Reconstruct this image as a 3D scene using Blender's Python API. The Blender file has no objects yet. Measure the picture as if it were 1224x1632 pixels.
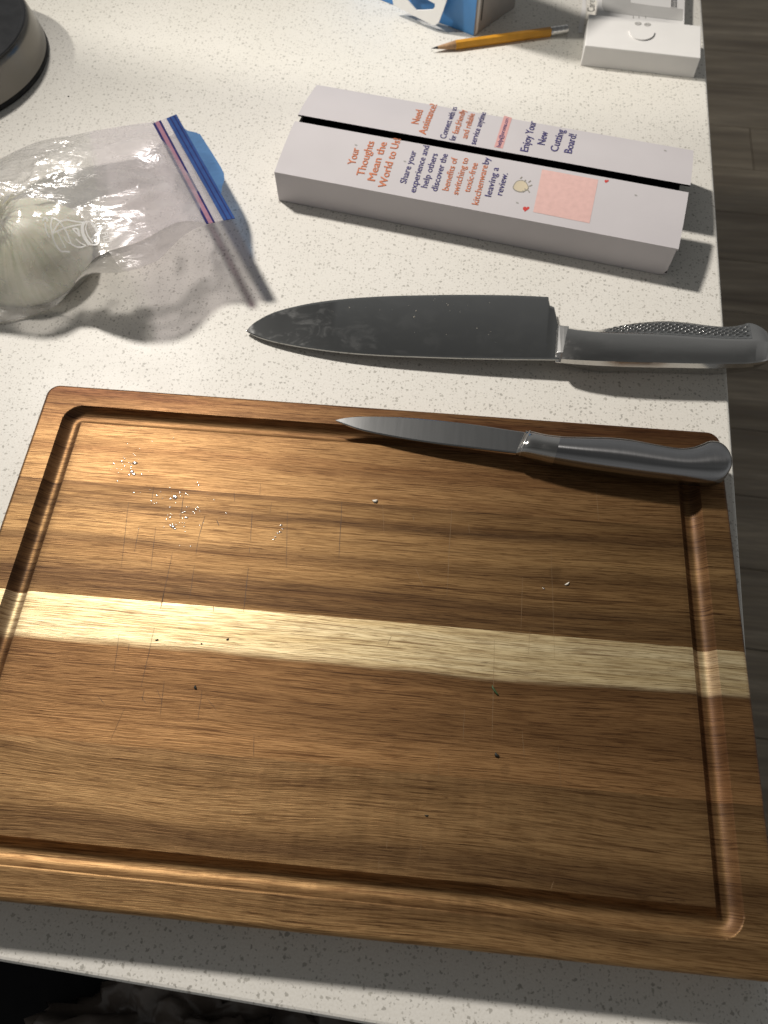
import bpy, bmesh, math, random
from mathutils import Vector, Matrix, noise
from mathutils.bvhtree import BVHTree

# ------------------------------------------------------------------ camera
CAM = Vector((0.030385, -0.258259, 0.402722))
ROT = (0.46351, 0.00744, 0.091507)
FPX = 1226.17                       # focal length in photograph pixels (1224 x 1632)
sc = bpy.context.scene
col = sc.collection
cd = bpy.data.cameras.new('camera')
cam = bpy.data.objects.new('camera', cd); col.objects.link(cam)
cam.location = CAM; cam.rotation_mode = 'XYZ'; cam.rotation_euler = ROT
cd.sensor_fit = 'VERTICAL'; cd.sensor_height = 36.0; cd.sensor_width = 27.0
cd.lens = FPX / 1632 * 36.0
cd.clip_start = 0.01; cd.clip_end = 50
cd.dof.use_dof = True; cd.dof.focus_distance = 0.42; cd.dof.aperture_fstop = 13.0
sc.camera = cam

# ------------------------------------------------------------------ light
w = bpy.data.worlds.new('World'); sc.world = w; w.use_nodes = True
bg = w.node_tree.nodes['Background']
wn = w.node_tree.nodes; wl = w.node_tree.links
tc = wn.new('ShaderNodeTexCoord'); sz = wn.new('ShaderNodeSeparateXYZ'); wr = wn.new('ShaderNodeValToRGB')
wl.new(tc.outputs['Generated'], sz.inputs[0]); wl.new(sz.outputs[2], wr.inputs[0]); 
nz_ = wn.new('ShaderNodeTexNoise'); nz_.inputs['Scale'].default_value = 1.6; nz_.inputs['Detail'].default_value = 1.0
nr_ = wn.new('ShaderNodeValToRGB'); wl.new(tc.outputs['Generated'], nz_.inputs['Vector']); wl.new(nz_.outputs['Fac'], nr_.inputs[0])
nr_.color_ramp.elements[0].position = 0.32; nr_.color_ramp.elements[0].color = (0.62, 0.62, 0.62, 1)
nr_.color_ramp.elements[1].position = 0.68; nr_.color_ramp.elements[1].color = (1.38, 1.38, 1.38, 1)
mw = wn.new('ShaderNodeMix'); mw.data_type = 'RGBA'; mw.blend_type = 'MULTIPLY'; mw.inputs['Factor'].default_value = 1.0
wl.new(wr.outputs[0], mw.inputs[6]); wl.new(nr_.outputs[0], mw.inputs[7]); wl.new(mw.outputs[2], bg.inputs[0])
# dim room: lighter walls, darker ceiling
wr.color_ramp.elements[0].position = 0.0; wr.color_ramp.elements[0].color = (0.25, 0.25, 0.247, 1)
wr.color_ramp.elements[1].position = 0.9; wr.color_ramp.elements[1].color = (0.105, 0.105, 0.103, 1)
bg.inputs[1].default_value = 1.0

def lamp(name, kind, loc, power, colr, size, aim=None):
    d = bpy.data.lights.new(name, kind); d.energy = power; d.color = colr; d.shadow_soft_size = size
    o = bpy.data.objects.new(name, d); col.objects.link(o); o.location = loc
    if aim is not None:
        o.rotation_euler = (Vector(aim) - Vector(loc)).to_track_quat('-Z', 'Y').to_euler()
    return d
main = lamp('pendant_lamp', 'SPOT', (-0.57, 0.605, 0.91), 81.0, (1.0, 0.948, 0.885), 0.05, (0.85, -0.85, 0.0))
main.spot_size = math.radians(110); main.spot_blend = 1.0
# second lamp: the lower rim of its beam draws the faint straight edge beside the round stand
SL = Vector((-1.18, 0.36, 0.95)); h1 = Vector((-0.285, 0.345, 0)); h2 = Vector((-0.108, 0.313, 0))
inpl = ((h1 - SL).normalized() + (h2 - SL).normalized()).normalized(); nrmp = (h1 - SL).cross(h2 - SL).normalized()
if nrmp.y < 0: nrmp = -nrmp
HA = math.radians(34)
side = lamp('side_lamp', 'SPOT', SL, 46.0, (1.0, 0.955, 0.86), 0.03, SL + inpl * math.cos(HA) + nrmp * math.sin(HA))
side.spot_size = 2 * HA; side.spot_blend = 0.03

sc.view_settings.view_transform = 'Standard'; sc.view_settings.look = 'None'
sc.view_settings.exposure = 0.0; sc.view_settings.gamma = 1.0
sc.view_settings.use_curve_mapping = False
try:
    sc.cycles.max_bounces = 12; sc.cycles.transparent_max_bounces = 24
except Exception:
    pass

# ------------------------------------------------------------------ helpers
RM = cam.rotation_euler.to_matrix()
def ray(x, y):
    return RM @ Vector(((x - 612) / FPX, -(y - 816) / FPX, -1.0))
def P(x, y, z=0.0):                 # photograph pixel -> point on the level z
    d = ray(x, y); return CAM + d * ((z - CAM.z) / d.z)
def PP(x, y, p0, n):                # photograph pixel -> point on a plane
    d = ray(x, y); return CAM + d * ((p0 - CAM).dot(n) / d.dot(n))

def lin(c):
    return tuple((v / 12.92 if v <= 0.04045 else ((v + 0.055) / 1.055) ** 2.4) for v in c)
def rgb(r, g, b):
    return lin((r / 255, g / 255, b / 255)) + (1,)

def empty(name, loc, label, cat, group=None):
    o = bpy.data.objects.new(name, None); col.objects.link(o); o.location = loc
    o.empty_display_size = 0.02
    o['label'] = label; o['category'] = cat
    if group: o['group'] = group
    return o
def tag(o, label, cat=None, group=None, kind=None):
    o['label'] = label
    if cat: o['category'] = cat
    if group: o['group'] = group
    if kind: o['kind'] = kind
    return o
def wloc(o):
    v = Vector((0, 0, 0))
    while o is not None:
        v = v + o.location; o = o.parent
    return v
def mesh(name, verts, faces, mats, parent=None, smooth=False, midx=None, loc=None):
    """one mesh object from world-space vertices"""
    base = wloc(parent) if parent is not None else Vector((0, 0, 0))
    off = Vector(loc) if loc is not None else base
    me = bpy.data.meshes.new(name)
    me.from_pydata([tuple(Vector(v) - off) for v in verts], [], [tuple(f) for f in faces])
    if not isinstance(mats, (list, tuple)): mats = [mats]
    for m in mats: me.materials.append(m)
    if midx:
        for p, i in zip(me.polygons, midx): p.material_index = i
    if smooth:
        for p in me.polygons: p.use_smooth = True
    me.update()
    o = bpy.data.objects.new(name, me); col.objects.link(o)
    o.location = off - base
    if parent is not None: o.parent = parent
    return o
def fix_normals(o):
    bm = bmesh.new(); bm.from_mesh(o.data)
    bmesh.ops.remove_doubles(bm, verts=bm.verts, dist=1e-7)
    bmesh.ops.recalc_face_normals(bm, faces=bm.faces); bm.to_mesh(o.data); bm.free(); return o
def smooth_angle(o, deg=35):
    for p in o.data.polygons: p.use_smooth = True
    bm = bmesh.new(); bm.from_mesh(o.data)
    for e in bm.edges:
        if len(e.link_faces) == 2 and e.calc_face_angle(0) > math.radians(deg): e.smooth = False
    bm.to_mesh(o.data); bm.free(); return o
def bevel(o, width, seg=2, angle=30):
    m = o.modifiers.new('bevel', 'BEVEL'); m.width = width; m.segments = seg
    m.limit_method = 'ANGLE'; m.angle_limit = math.radians(angle); return o
BOXF = [(0, 3, 2, 1), (4, 5, 6, 7), (0, 1, 5, 4), (1, 2, 6, 5), (2, 3, 7, 6), (3, 0, 4, 7)]
def frame_box(o0, ax, ay, x0, x1, y0, y1, z0, z1):
    az = Vector((0, 0, 1))
    pts = []
    for z in (z0, z1):
        for (x, y) in ((x0, y0), (x1, y0), (x1, y1), (x0, y1)):
            pts.append(o0 + ax * x + ay * y + az * z)
    return pts
def catmull(pts, n):
    """resample a list of Vectors smoothly, n points per span"""
    out = []
    m = len(pts)
    for i in range(m - 1):
        p0 = pts[max(i - 1, 0)]; p1 = pts[i]; p2 = pts[i + 1]; p3 = pts[min(i + 2, m - 1)]
        for k in range(n):
            t = k / n
            out.append(0.5 * ((2 * p1) + (p2 - p0) * t + (2 * p0 - 5 * p1 + 4 * p2 - p3) * t * t
                              + (3 * p1 - p0 - 3 * p2 + p3) * t ** 3))
    out.append(pts[-1].copy()); return out
def loft(sections, cap=True):
    n = len(sections[0]); v = [p for s in sections for p in s]; f = []
    for i in range(len(sections) - 1):
        for k in range(n):
            a = i * n + k; b = i * n + (k + 1) % n
            f.append((a, b, b + n, a + n))
    if cap:
        f.append(tuple(range(n))[::-1]); f.append(tuple((len(sections) - 1) * n + k for k in range(n)))
    return v, f

# ------------------------------------------------------------------ materials
class NT:
    def __init__(s, name):
        s.m = bpy.data.materials.new(name); s.m.use_nodes = True
        s.t = s.m.node_tree; s.b = s.t.nodes['Principled BSDF']; s.out = s.t.nodes['Material Output']
    def n(s, typ, **kw):
        nd = s.t.nodes.new(typ)
        for k, v in kw.items(): setattr(nd, k, v)
        return nd
    def l(s, a, b): s.t.links.new(a, b)
    def set(s, **kw):
        for k, v in kw.items(): s.b.inputs[k.replace('_', ' ')].default_value = v
    def coord(s, which='Object'):
        return s.n('ShaderNodeTexCoord').outputs[which]
    def mapped(s, src, scale, loc=(0, 0, 0), rot=(0, 0, 0)):
        m = s.n('ShaderNodeMapping'); m.inputs['Scale'].default_value = scale
        m.inputs['Location'].default_value = loc; m.inputs['Rotation'].default_value = rot
        s.l(src, m.inputs['Vector']); return m.outputs[0]
    def noise(s, src, scale=1.0, detail=2.0, rough=0.5, dist=0.0):
        n = s.n('ShaderNodeTexNoise'); n.inputs['Scale'].default_value = scale
        n.inputs['Detail'].default_value = detail; n.inputs['Roughness'].default_value = rough
        n.inputs['Distortion'].default_value = dist
        s.l(src, n.inputs['Vector']); return n.outputs['Fac']
    def ramp(s, src, stops, interp='LINEAR'):
        r = s.n('ShaderNodeValToRGB'); r.color_ramp.interpolation = interp
        e = r.color_ramp.elements
        while len(e) > 1: e.remove(e[-1])
        e[0].position = stops[0][0]; e[0].color = stops[0][1]
        for p, c in stops[1:]:
            x = e.new(p); x.color = c
        s.l(src, r.inputs['Fac']); return r.outputs['Color']
    def mix(s, fac, a, b, mode='MIX'):
        m = s.n('ShaderNodeMix', data_type='RGBA', blend_type=mode)
        for sock, v in ((m.inputs['Factor'], fac), (m.inputs[6], a), (m.inputs[7], b)):
            if hasattr(v, 'is_output') or hasattr(v, 'links'): s.l(v, sock)
            else: sock.default_value = v
        return m.outputs[2]
    def math(s, op, a, b=None, clamp=False):
        m = s.n('ShaderNodeMath', operation=op, use_clamp=clamp)
        for i, v in enumerate((a, b)):
            if v is None: continue
            if hasattr(v, 'links'): s.l(v, m.inputs[i])
            else: m.inputs[i].default_value = v
        return m.outputs[0]
    def bump(s, h, strength, dist, nrm=None):
        b = s.n('ShaderNodeBump'); b.inputs['Strength'].default_value = strength
        b.inputs['Distance'].default_value = dist
        s.l(h, b.inputs['Height'])
        if nrm is not None: s.l(nrm, b.inputs['Normal'])
        return b.outputs[0]
g1 = lambda v: (v, v, v, 1)

def simple(name, c, rough=0.5, metal=0.0, spec=0.5, var=0.06, vs=60.0, bump=0.0, bs=400.0):
    t = NT(name); co = t.coord()
    n = t.noise(co, vs, 3)
    cc = t.ramp(n, [(0.3, tuple(x * (1 - var) for x in c[:3]) + (1,)), (0.7, tuple(min(1, x * (1 + var)) for x in c[:3]) + (1,))])
    t.l(cc, t.b.inputs['Base Color'])
    rr = t.ramp(t.noise(co, vs * 1.7, 3), [(0.3, g1(max(0, rough * 0.88))), (0.7, g1(min(1, rough * 1.12)))])
    t.l(rr, t.b.inputs['Roughness'])
    t.set(Metallic=metal, Specular_IOR_Level=spec)
    if bump: t.l(t.bump(t.noise(co, bs, 3), 1.0, bump), t.b.inputs['Normal'])
    return t.m

def quartz():
    t = NT('quartz_speckled'); co = t.coord()
    base = t.ramp(t.noise(co, 9, 3), [(0.35, (0.74, 0.715, 0.655, 1)), (0.65, (0.775, 0.75, 0.695, 1))])
    fine = t.noise(co, 900, 2)
    base = t.mix(t.ramp(fine, [(0.40, g1(0)), (0.72, g1(0.35))]), base, (0.58, 0.545, 0.475, 1))
    c = base
    for (sc_, thr0, thr1, dark, amt, off) in ((320, 0.335, 0.56, (0.25, 0.235, 0.205, 1), 0.70, 0.0),
                                              (560, 0.36, 0.60, (0.32, 0.30, 0.265, 1), 0.60, 3.1),
                                              (190, 0.13, 0.30, (0.16, 0.145, 0.125, 1), 0.72, 7.7)):
        wob = t.n('ShaderNodeTexNoise'); wob.inputs['Scale'].default_value = sc_ * 2.2; wob.inputs['Detail'].default_value = 1
        t.l(co, wob.inputs['Vector'])
        vm = t.n('ShaderNodeVectorMath', operation='MULTIPLY_ADD')
        t.l(wob.outputs['Color'], vm.inputs[0]); vm.inputs[1].default_value = (0.9 / sc_,) * 3
        t.l(t.mapped(co, (1, 1, 1), (off, off * 0.7, 0)), vm.inputs[2])
        v = t.n('ShaderNodeTexVoronoi', feature='F1', voronoi_dimensions='2D'); v.inputs['Scale'].default_value = sc_
        t.l(vm.outputs[0], v.inputs['Vector'])
        sep = t.n('ShaderNodeSeparateColor'); t.l(v.outputs['Color'], sep.inputs[0])
        # cell picks its own fleck size; most cells have none
        size = t.math('SUBTRACT', t.math('MULTIPLY', sep.outputs[0], thr1), thr1 - thr0)
        f = t.math('MULTIPLY', t.math('SUBTRACT', size, v.outputs['Distance']), 9.0, True)
        tone = t.mix(sep.outputs[1], dark, (0.42, 0.40, 0.35, 1))
        c = t.mix(t.math('MULTIPLY', f, amt), c, tone)
    t.l(c, t.b.inputs['Base Color'])
    t.set(Roughness=0.33, Specular_IOR_Level=0.16)
    rr = t.ramp(t.noise(co, 25, 3), [(0.3, g1(0.36)), (0.7, g1(0.46))]); t.l(rr, t.b.inputs['Roughness'])
    t.l(t.bump(t.noise(co, 700, 2), 0.25, 0.0002), t.b.inputs['Normal'])
    return t.m

def wood(name, light, mid, dark, seed, band=(4.0, 95.0), fibre=(55.0, 1750.0), streak=0.5, wave=0.010, curl=0.0, split=None, stains=(), layers=None, yspan=(0, -0.07)):
    """long-grain hardwood; x runs along the grain"""
    t = NT(name); co = t.coord()
    warp = t.noise(t.mapped(co, (5.0, 14.0, 5.0), (seed, seed * 1.3, 0)), 1.0, 2)
    sx = t.n('ShaderNodeSeparateXYZ'); t.l(co, sx.inputs[0])
    y = t.math('ADD', sx.outputs[1], t.math('MULTIPLY', t.math('SUBTRACT', warp, 0.5), wave * 2))
    cb = t.n('ShaderNodeCombineXYZ'); t.l(sx.outputs[0], cb.inputs[0]); t.l(y, cb.inputs[1]); t.l(sx.outputs[2], cb.inputs[2])
    wc = cb.outputs[0]
    b1 = t.noise(t.mapped(wc, (band[0], band[1], 20), (seed * 2.1, seed, 0)), 1.0, 4, 0.6)
    b2 = t.noise(t.mapped(wc, (band[0] * 2.5, band[1] * 4.5, 60), (seed, seed * 3.7, 0)), 1.0, 3, 0.6)
    c = t.ramp(b1, [(0.34, dark), (0.45, mid), (0.60, light)])
    c2 = t.ramp(b2, [(0.32, dark), (0.46, mid), (0.62, light)])
    c = t.mix(0.36, c, c2)
    if layers is not None:          # growth layers of this stave, from its far edge to its near edge
        lr = t.n('ShaderNodeMapRange'); t.l(y, lr.inputs[0]); lr.inputs[1].default_value = yspan[0]; lr.inputs[2].default_value = yspan[1]
        tone = {'d': dark, 'm': mid, 'l': light}
        def tn(k):
            if k in tone: return tone[k]
            a_, b_ = tone[k[0]], tone[k[1]]; return tuple((p_ + q_) / 2 for p_, q_ in zip(a_, b_))
        lc = t.ramp(lr.outputs[0], [(p_, tn(k)) for p_, k in layers])
        c = t.mix(0.55, c, lc)
    if split is not None:           # sapwood meeting heartwood inside one stave
        pale, pale2, ysplit, soft = split
        pl = t.mix(t.ramp(b2, [(0.35, g1(0)), (0.65, g1(1))]), pale, pale2)
        blue = t.ramp(t.noise(t.mapped(wc, (9, 160, 30), (seed * 5, 0, 0)), 1.0, 3), [(0.52, g1(0)), (0.72, g1(0.5))])
        right = t.ramp(sx.outputs[0], [(0.04, g1(0)), (0.2, g1(1))])
        top = t.ramp(sx.outputs[1], [(split[2] + 0.012, g1(0)), (split[2] + 0.022, g1(1))])
        pl = t.mix(t.math('MULTIPLY', blue, t.math('MULTIPLY', right, top)), pl, (0.17, 0.155, 0.115, 1))
        mr = t.n('ShaderNodeMapRange'); mr.interpolation_type = 'SMOOTHSTEP'
        nz = t.noise(t.mapped(wc, (22, 260, 40), (3, seed, 0)), 1.0, 3)
        yy = t.math('ADD', y, t.math('MULTIPLY', t.math('SUBTRACT', nz, 0.5), 0.004))
        t.l(yy, mr.inputs[0]); mr.inputs[1].default_value = ysplit - soft; mr.inputs[2].default_value = ysplit + soft
        c = t.mix(mr.outputs[0], c, pl)
    # dark figure lines
    s1 = t.noise(t.mapped(wc, (2.6, 230.0, 30), (seed * 7.3, 2.2, 0)), 1.0, 6, 0.66)
    ln = t.ramp(s1, [(0.58, g1(0)), (0.655, g1(streak))])
    c = t.mix(ln, c, (0.40, 0.33, 0.29, 1), 'MULTIPLY')
    # fibres and pores
    hl = t.noise(t.mapped(wc, (20, 1050, 40), (seed * 1.9, 0, 0)), 1.0, 4, 0.62)
    c = t.mix(t.ramp(hl, [(0.565, g1(0)), (0.625, g1(0.95))]), c, (0.50, 0.44, 0.40, 1), 'MULTIPLY')
    fb = t.noise(t.mapped(wc, (fibre[0], fibre[1], 50), (0, seed, 0)), 1.0, 3, 0.6)
    c = t.mix(t.ramp(fb, [(0.40, g1(1.0)), (0.54, g1(0.0))]), c, (0.62, 0.56, 0.50, 1), 'MULTIPLY')
    po = t.noise(t.mapped(wc, (120.0, 2200.0, 60), (seed, 0, 0)), 1.0, 2, 0.5)
    pores = t.ramp(po, [(0.62, g1(0)), (0.68, g1(0.7))])
    c = t.mix(pores, c, (0.36, 0.30, 0.26, 1), 'MULTIPLY')
    for (qx, qy, rx, ry, amt) in stains:
        mp = t.mapped(co, (1 / rx, 1 / ry, 0), (-qx / rx, -qy / ry, 0))
        wn = t.noise(co, 260, 2)
        ln_ = t.n('ShaderNodeVectorMath', operation='LENGTH'); t.l(mp, ln_.inputs[0])
        dd = t.math('ADD', ln_.outputs['Value'], t.math('MULTIPLY', t.math('SUBTRACT', wn, 0.5), 0.9))
        c = t.mix(t.ramp(dd, [(0.55, g1(amt * 0.55)), (1.0, g1(0))]), c, tuple(v * 0.5 for v in dark[:3]) + (1,))
    ge = t.n('ShaderNodeNewGeometry'); sn = t.n('ShaderNodeSeparateXYZ'); t.l(ge.outputs['True Normal'], sn.inputs[0])
    c = t.mix(t.ramp(t.math('ABSOLUTE', sn.outputs[0]), [(0.10, g1(0)), (0.5, g1(1))]), c, (0.60, 0.54, 0.54, 1), 'MULTIPLY')
    t.l(c, t.b.inputs['Base Color'])
    rr = t.ramp(t.noise(t.mapped(co, (25, 120, 25)), 1.0, 3), [(0.3, g1(0.49)), (0.7, g1(0.56))])
    t.l(rr, t.b.inputs['Roughness'])
    t.set(Specular_IOR_Level=0.45, Metallic=0.7, Anisotropic=0.25)   # fibres scatter light across the grain
    # end grain (walls of the cross-grain grooves and board ends) has no fibre sheen
    eg = t.ramp(t.math('ABSOLUTE', sn.outputs[0]), [(0.10, g1(0.80)), (0.45, g1(0.30))]); t.l(eg, t.b.inputs['Metallic'])
    es = t.ramp(t.math('ABSOLUTE', sn.outputs[0]), [(0.10, g1(0.62)), (0.45, g1(0.3))]); t.l(es, t.b.inputs['Specular IOR Level'])
    tv = t.n('ShaderNodeCombineXYZ'); tv.inputs[1].default_value = 1.0; t.l(tv.outputs[0], t.b.inputs['Tangent'])
    n1 = t.bump(fb, 0.5, 0.00022)
    n2 = t.bump(po, 0.35, 0.0002, n1)
    if curl:
        cu = t.noise(t.mapped(wc, (75, 28, 10), (seed, 5, 0)), 1.0, 2)
        n2 = t.bump(cu, curl, 0.0012, n2)
    t.l(n2, t.b.inputs['Normal'])
    return t.m

def steel(name, c, rough, brush=(1, 1, 1), bump=0.00003, smudge=0.0, amp=0.25):
    t = NT(name); co = t.coord()
    br = t.noise(t.mapped(co, brush), 1.0, 3, 0.6)
    t.l(t.ramp(br, [(0.3, tuple(v * (1 - amp * .6) for v in c[:3]) + (1,)), (0.7, c)]), t.b.inputs['Base Color'])
    r = t.ramp(br, [(0.3, g1(rough * (1 - amp * 0.5))), (0.7, g1(rough * (1 + amp * 0.5)))])
    if smudge:
        sm = t.noise(t.mapped(co, (60, 90, 60)), 1.0, 4, 0.65, 0.6)
        r = t.mix(t.ramp(sm, [(0.50, g1(0)), (0.62, g1(smudge))]), r, g1(min(1, rough * 2.6)))
    t.l(r, t.b.inputs['Roughness'])
    t.set(Metallic=1.0)
    if bump: t.l(t.bump(br, 0.6, bump), t.b.inputs['Normal'])
    return t.m

def film(name, tint, haze, gloss=0.25, bump=0.0015, rough=0.12):
    t = NT(name); co = t.coord()
    tr = t.n('ShaderNodeBsdfTransparent'); tr.inputs[0].default_value = tint
    df = t.n('ShaderNodeBsdfDiffuse'); df.inputs[0].default_value = tuple(min(1, v * 0.95) for v in tint[:3]) + (1,)
    tl = t.n('ShaderNodeBsdfTranslucent'); tl.inputs[0].default_value = tuple(min(1, v * 0.95) for v in tint[:3]) + (1,)
    gl = t.n('ShaderNodeBsdfGlossy'); gl.inputs['Roughness'].default_value = rough
    m1 = t.n('ShaderNodeMixShader'); m1.inputs[0].default_value = 0.5
    t.l(df.outputs[0], m1.inputs[1]); t.l(tl.outputs[0], m1.inputs[2])
    m2 = t.n('ShaderNodeMixShader')
    hz = t.ramp(t.noise(co, 45, 3, 0.6, 0.4), [(0.3, g1(haze * 0.75)), (0.7, g1(min(1, haze * 1.3)))])
    t.l(hz, m2.inputs[0]); t.l(tr.outputs[0], m2.inputs[1]); t.l(m1.outputs[0], m2.inputs[2])
    fr = t.n('ShaderNodeFresnel'); fr.inputs[0].default_value = 1.5
    f2 = t.math('ADD', t.math('MULTIPLY', fr.outputs[0], gloss * 2.2), gloss * 0.12, True)
    m3 = t.n('ShaderNodeMixShader'); t.l(f2, m3.inputs[0]); t.l(m2.outputs[0], m3.inputs[1]); t.l(gl.outputs[0], m3.inputs[2])
    nn = t.bump(t.noise(t.mapped(co, (40, 90, 40), rot=(0, 0, 0.6)), 1.0, 3, 0.55, 1.2), 0.8, bump)
    for q in (gl, df, fr): t.l(nn, q.inputs['Normal'])
    t.l(m3.outputs[0], t.out.inputs[0])
    t.t.nodes.remove(t.b)
    return t.m

M = {}
M['quartz'] = quartz()
M['stave_a'] = wood('walnut_far', (0.3848, 0.2273, 0.0943, 1), (0.2106, 0.1054, 0.0393, 1), (0.0979, 0.0383, 0.0141, 1), 1.7, (4, 60), streak=0.35, wave=0.005, yspan=(0.0, -0.0645),
                    layers=((0, 'd'), (0.20, 'd'), (0.34, 'm'), (0.52, 'ml'), (0.66, 'm'), (0.84, 'l'), (0.95, 'ml'), (1, 'l')))
M['stave_b'] = wood('walnut_streaked', (0.3936, 0.2363, 0.0962, 1), (0.2027, 0.1093, 0.0411, 1), (0.0653, 0.0299, 0.0114, 1), 5.2, (2.2, 85), streak=0.9, wave=0.004, yspan=(-0.0645, -0.1318),
                    layers=((0, 'dm'), (0.10, 'm'), (0.18, 'd'), (0.24, 'ml'), (0.42, 'l'), (0.52, 'dm'), (0.58, 'm'), (0.70, 'ml'), (0.80, 'd'), (0.86, 'dm'), (0.93, 'd'), (1, 'm')),
                    stains=((-0.0925, -0.1245, 0.006, 0.0035, 0.5), (0.1045, -0.097, 0.004, 0.006, 0.45), (-0.039, -0.087, 0.012, 0.004, 0.3)))
M['stave_c'] = wood('sapwood_heartwood', (0.4023, 0.2211, 0.0897, 1), (0.2145, 0.1117, 0.0428, 1), (0.1223, 0.0582, 0.0202, 1), 9.4, (3.0, 60), streak=0.35, wave=0.005, yspan=(-0.1318, -0.2052),
                    layers=((0, 'm'), (0.34, 'dm'), (0.48, 'm'), (0.62, 'dm'), (0.78, 'm'), (0.92, 'l'), (1, 'l')),
                    split=((0.79, 0.65, 0.39, 1), (0.67, 0.52, 0.28, 1), -0.1555, 0.0025),
                    stains=((0.005, -0.168, 0.004, 0.004, 0.45), (0.0795, -0.1995, 0.0035, 0.0035, 0.4)))
M['stave_d'] = wood('walnut_near', (0.4286, 0.2585, 0.1113, 1), (0.2384, 0.1337, 0.0531, 1), (0.1019, 0.0499, 0.0194, 1), 13.1, (3.0, 55), streak=0.45, wave=0.010, curl=0.35, yspan=(-0.2052, -0.276),
                    layers=((0, 'dm'), (0.15, 'm'), (0.32, 'l'), (0.44, 'ml'), (0.50, 'dm'), (0.60, 'd'), (0.66, 'm'), (0.76, 'l'), (0.86, 'dm'), (0.93, 'ml'), (1, 'l')))
M['blade'] = steel('blade_steel', (0.37, 0.37, 0.36, 1), 0.10, (60, 30, 30), 0.0, 0.30, 0.08)
M['blade2'] = steel('small_blade_steel', (0.40, 0.40, 0.395, 1), 0.22, (500, 40, 40), 0.0, 0.0, 0.05)
M['handle'] = steel('polished_steel', (0.52, 0.51, 0.49, 1), 0.13, (60, 300, 60), 0.0, 0.3, 0.1)
M['brushed'] = steel('brushed_steel', (0.34, 0.34, 0.345, 1), 0.21, (2600, 40, 40), 0.00001, 0.0, 0.1)
_t = M['brushed'].node_tree; _b = _t.nodes['Principled BSDF']; _tg = _t.nodes.new('ShaderNodeTangent'); _tg.direction_type = 'RADIAL'; _tg.axis = 'X'
_t.links.new(_tg.outputs[0], _b.inputs['Tangent']); _b.inputs['Anisotropic'].default_value = 0.9; _b.inputs['Anisotropic Rotation'].default_value = 0.25
M['bolster'] = steel('bolster_steel', (0.72, 0.71, 0.69, 1), 0.22, (60, 60, 60), 0.0, 0.0, 0.1)
M['board_white'] = simple('white_card', (0.58, 0.55, 0.56, 1), 0.6, spec=0.2, var=0.02, vs=30, bump=0.00005, bs=900)
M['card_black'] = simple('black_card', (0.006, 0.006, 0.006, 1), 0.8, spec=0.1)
M['orange'] = simple('orange_print', (0.60, 0.21, 0.11, 1), 0.6, spec=0.2, var=0.1, vs=900)
M['navy'] = simple('navy_print', (0.085, 0.075, 0.20, 1), 0.6, spec=0.2, var=0.15, vs=900)
M['pink'] = simple('pink_print', (0.66, 0.36, 0.34, 1), 0.6, spec=0.2, var=0.04)
M['patch'] = simple('pale_pink_print', (0.72, 0.47, 0.43, 1), 0.6, spec=0.2, var=0.05, vs=300)
M['red'] = simple('red_print', (0.60, 0.07, 0.06, 1), 0.6, spec=0.2)
M['beige'] = simple('beige_print', (0.60, 0.52, 0.38, 1), 0.6, spec=0.2)
M['grey_print'] = simple('grey_print', (0.30, 0.28, 0.24, 1), 0.6, spec=0.2)
M['white_card2'] = simple('white_carton', (0.74, 0.725, 0.705, 1), 0.5, spec=0.3, var=0.015)
M['grey_card'] = simple('grey_panel_print', (0.47, 0.46, 0.44, 1), 0.5, spec=0.3, var=0.08, vs=40)
M['mid_grey'] = simple('faint_grey_print', (0.36, 0.35, 0.33, 1), 0.6, spec=0.2)
M['black_print'] = simple('black_print', (0.02, 0.02, 0.02, 1), 0.5)
M['blue_card'] = simple('blue_carton', (0.065, 0.25, 0.58, 1), 0.4, var=0.06, vs=40)
M['grey_side'] = simple('grey_carton_side', (0.33, 0.31, 0.29, 1), 0.5, var=0.05, vs=80)
M['white_plastic'] = simple('white_tab', (0.83, 0.82, 0.80, 1), 0.4, var=0.01)
M['yellow'] = simple('pencil_yellow', (0.62, 0.29, 0.025, 1), 0.35, var=0.08, vs=200)
M['pencil_wood'] = simple('pencil_cedar', (0.42, 0.25, 0.13, 1), 0.7, var=0.15, vs=500)
M['graphite'] = simple('graphite', (0.03, 0.03, 0.032, 1), 0.4)
M['ferrule'] = steel('ferrule', (0.75, 0.74, 0.72, 1), 0.25, (200, 200, 200), 0.0)
M['black_top'] = simple('black_gloss_top', (0.012, 0.0125, 0.014, 1), 0.32, spec=0.5, var=0.3, vs=90)
M['rubber'] = simple('black_rubber', (0.006, 0.006, 0.006, 1), 0.7)
M['rim_steel'] = steel('rim_steel', (0.17, 0.160, 0.145, 1), 0.26, (300, 300, 4), 0.0, 0.0, 0.1)
M['film'] = film('bag_film', (0.97, 0.962, 0.955, 1), 0.27, 0.40, 0.0014, 0.15)
M['film_milky'] = film('milky_film', (0.94, 0.92, 0.935, 1), 0.27, 0.22, 0.0012, 0.2)
M['zip_blue'] = film('blue_zip', (0.06, 0.17, 0.50, 1), 0.62, 0.25, 0.0003, 0.25)
M['lip_blue'] = film('blue_lip', (0.13, 0.30, 0.60, 1), 0.72, 0.25, 0.0005, 0.2)
M['zip_navy'] = film('zip_navy', (0.07, 0.07, 0.30, 1), 0.55, 0.1, 0.0001, 0.3)
M['zip_pink'] = film('zip_pink', (0.72, 0.45, 0.56, 1), 0.45, 0.15, 0.0001, 0.3)
M['bag_print'] = film('white_ink', (0.99, 0.99, 0.98, 1), 0.99, 0.05, 0.0001, 0.4)
M['crumb'] = simple('crumb_white', (0.75, 0.70, 0.60, 1), 0.5, vs=900, var=0.1)
M['herb'] = simple('herb_green', (0.03, 0.06, 0.015, 1), 0.6, vs=900, var=0.3)
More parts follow.
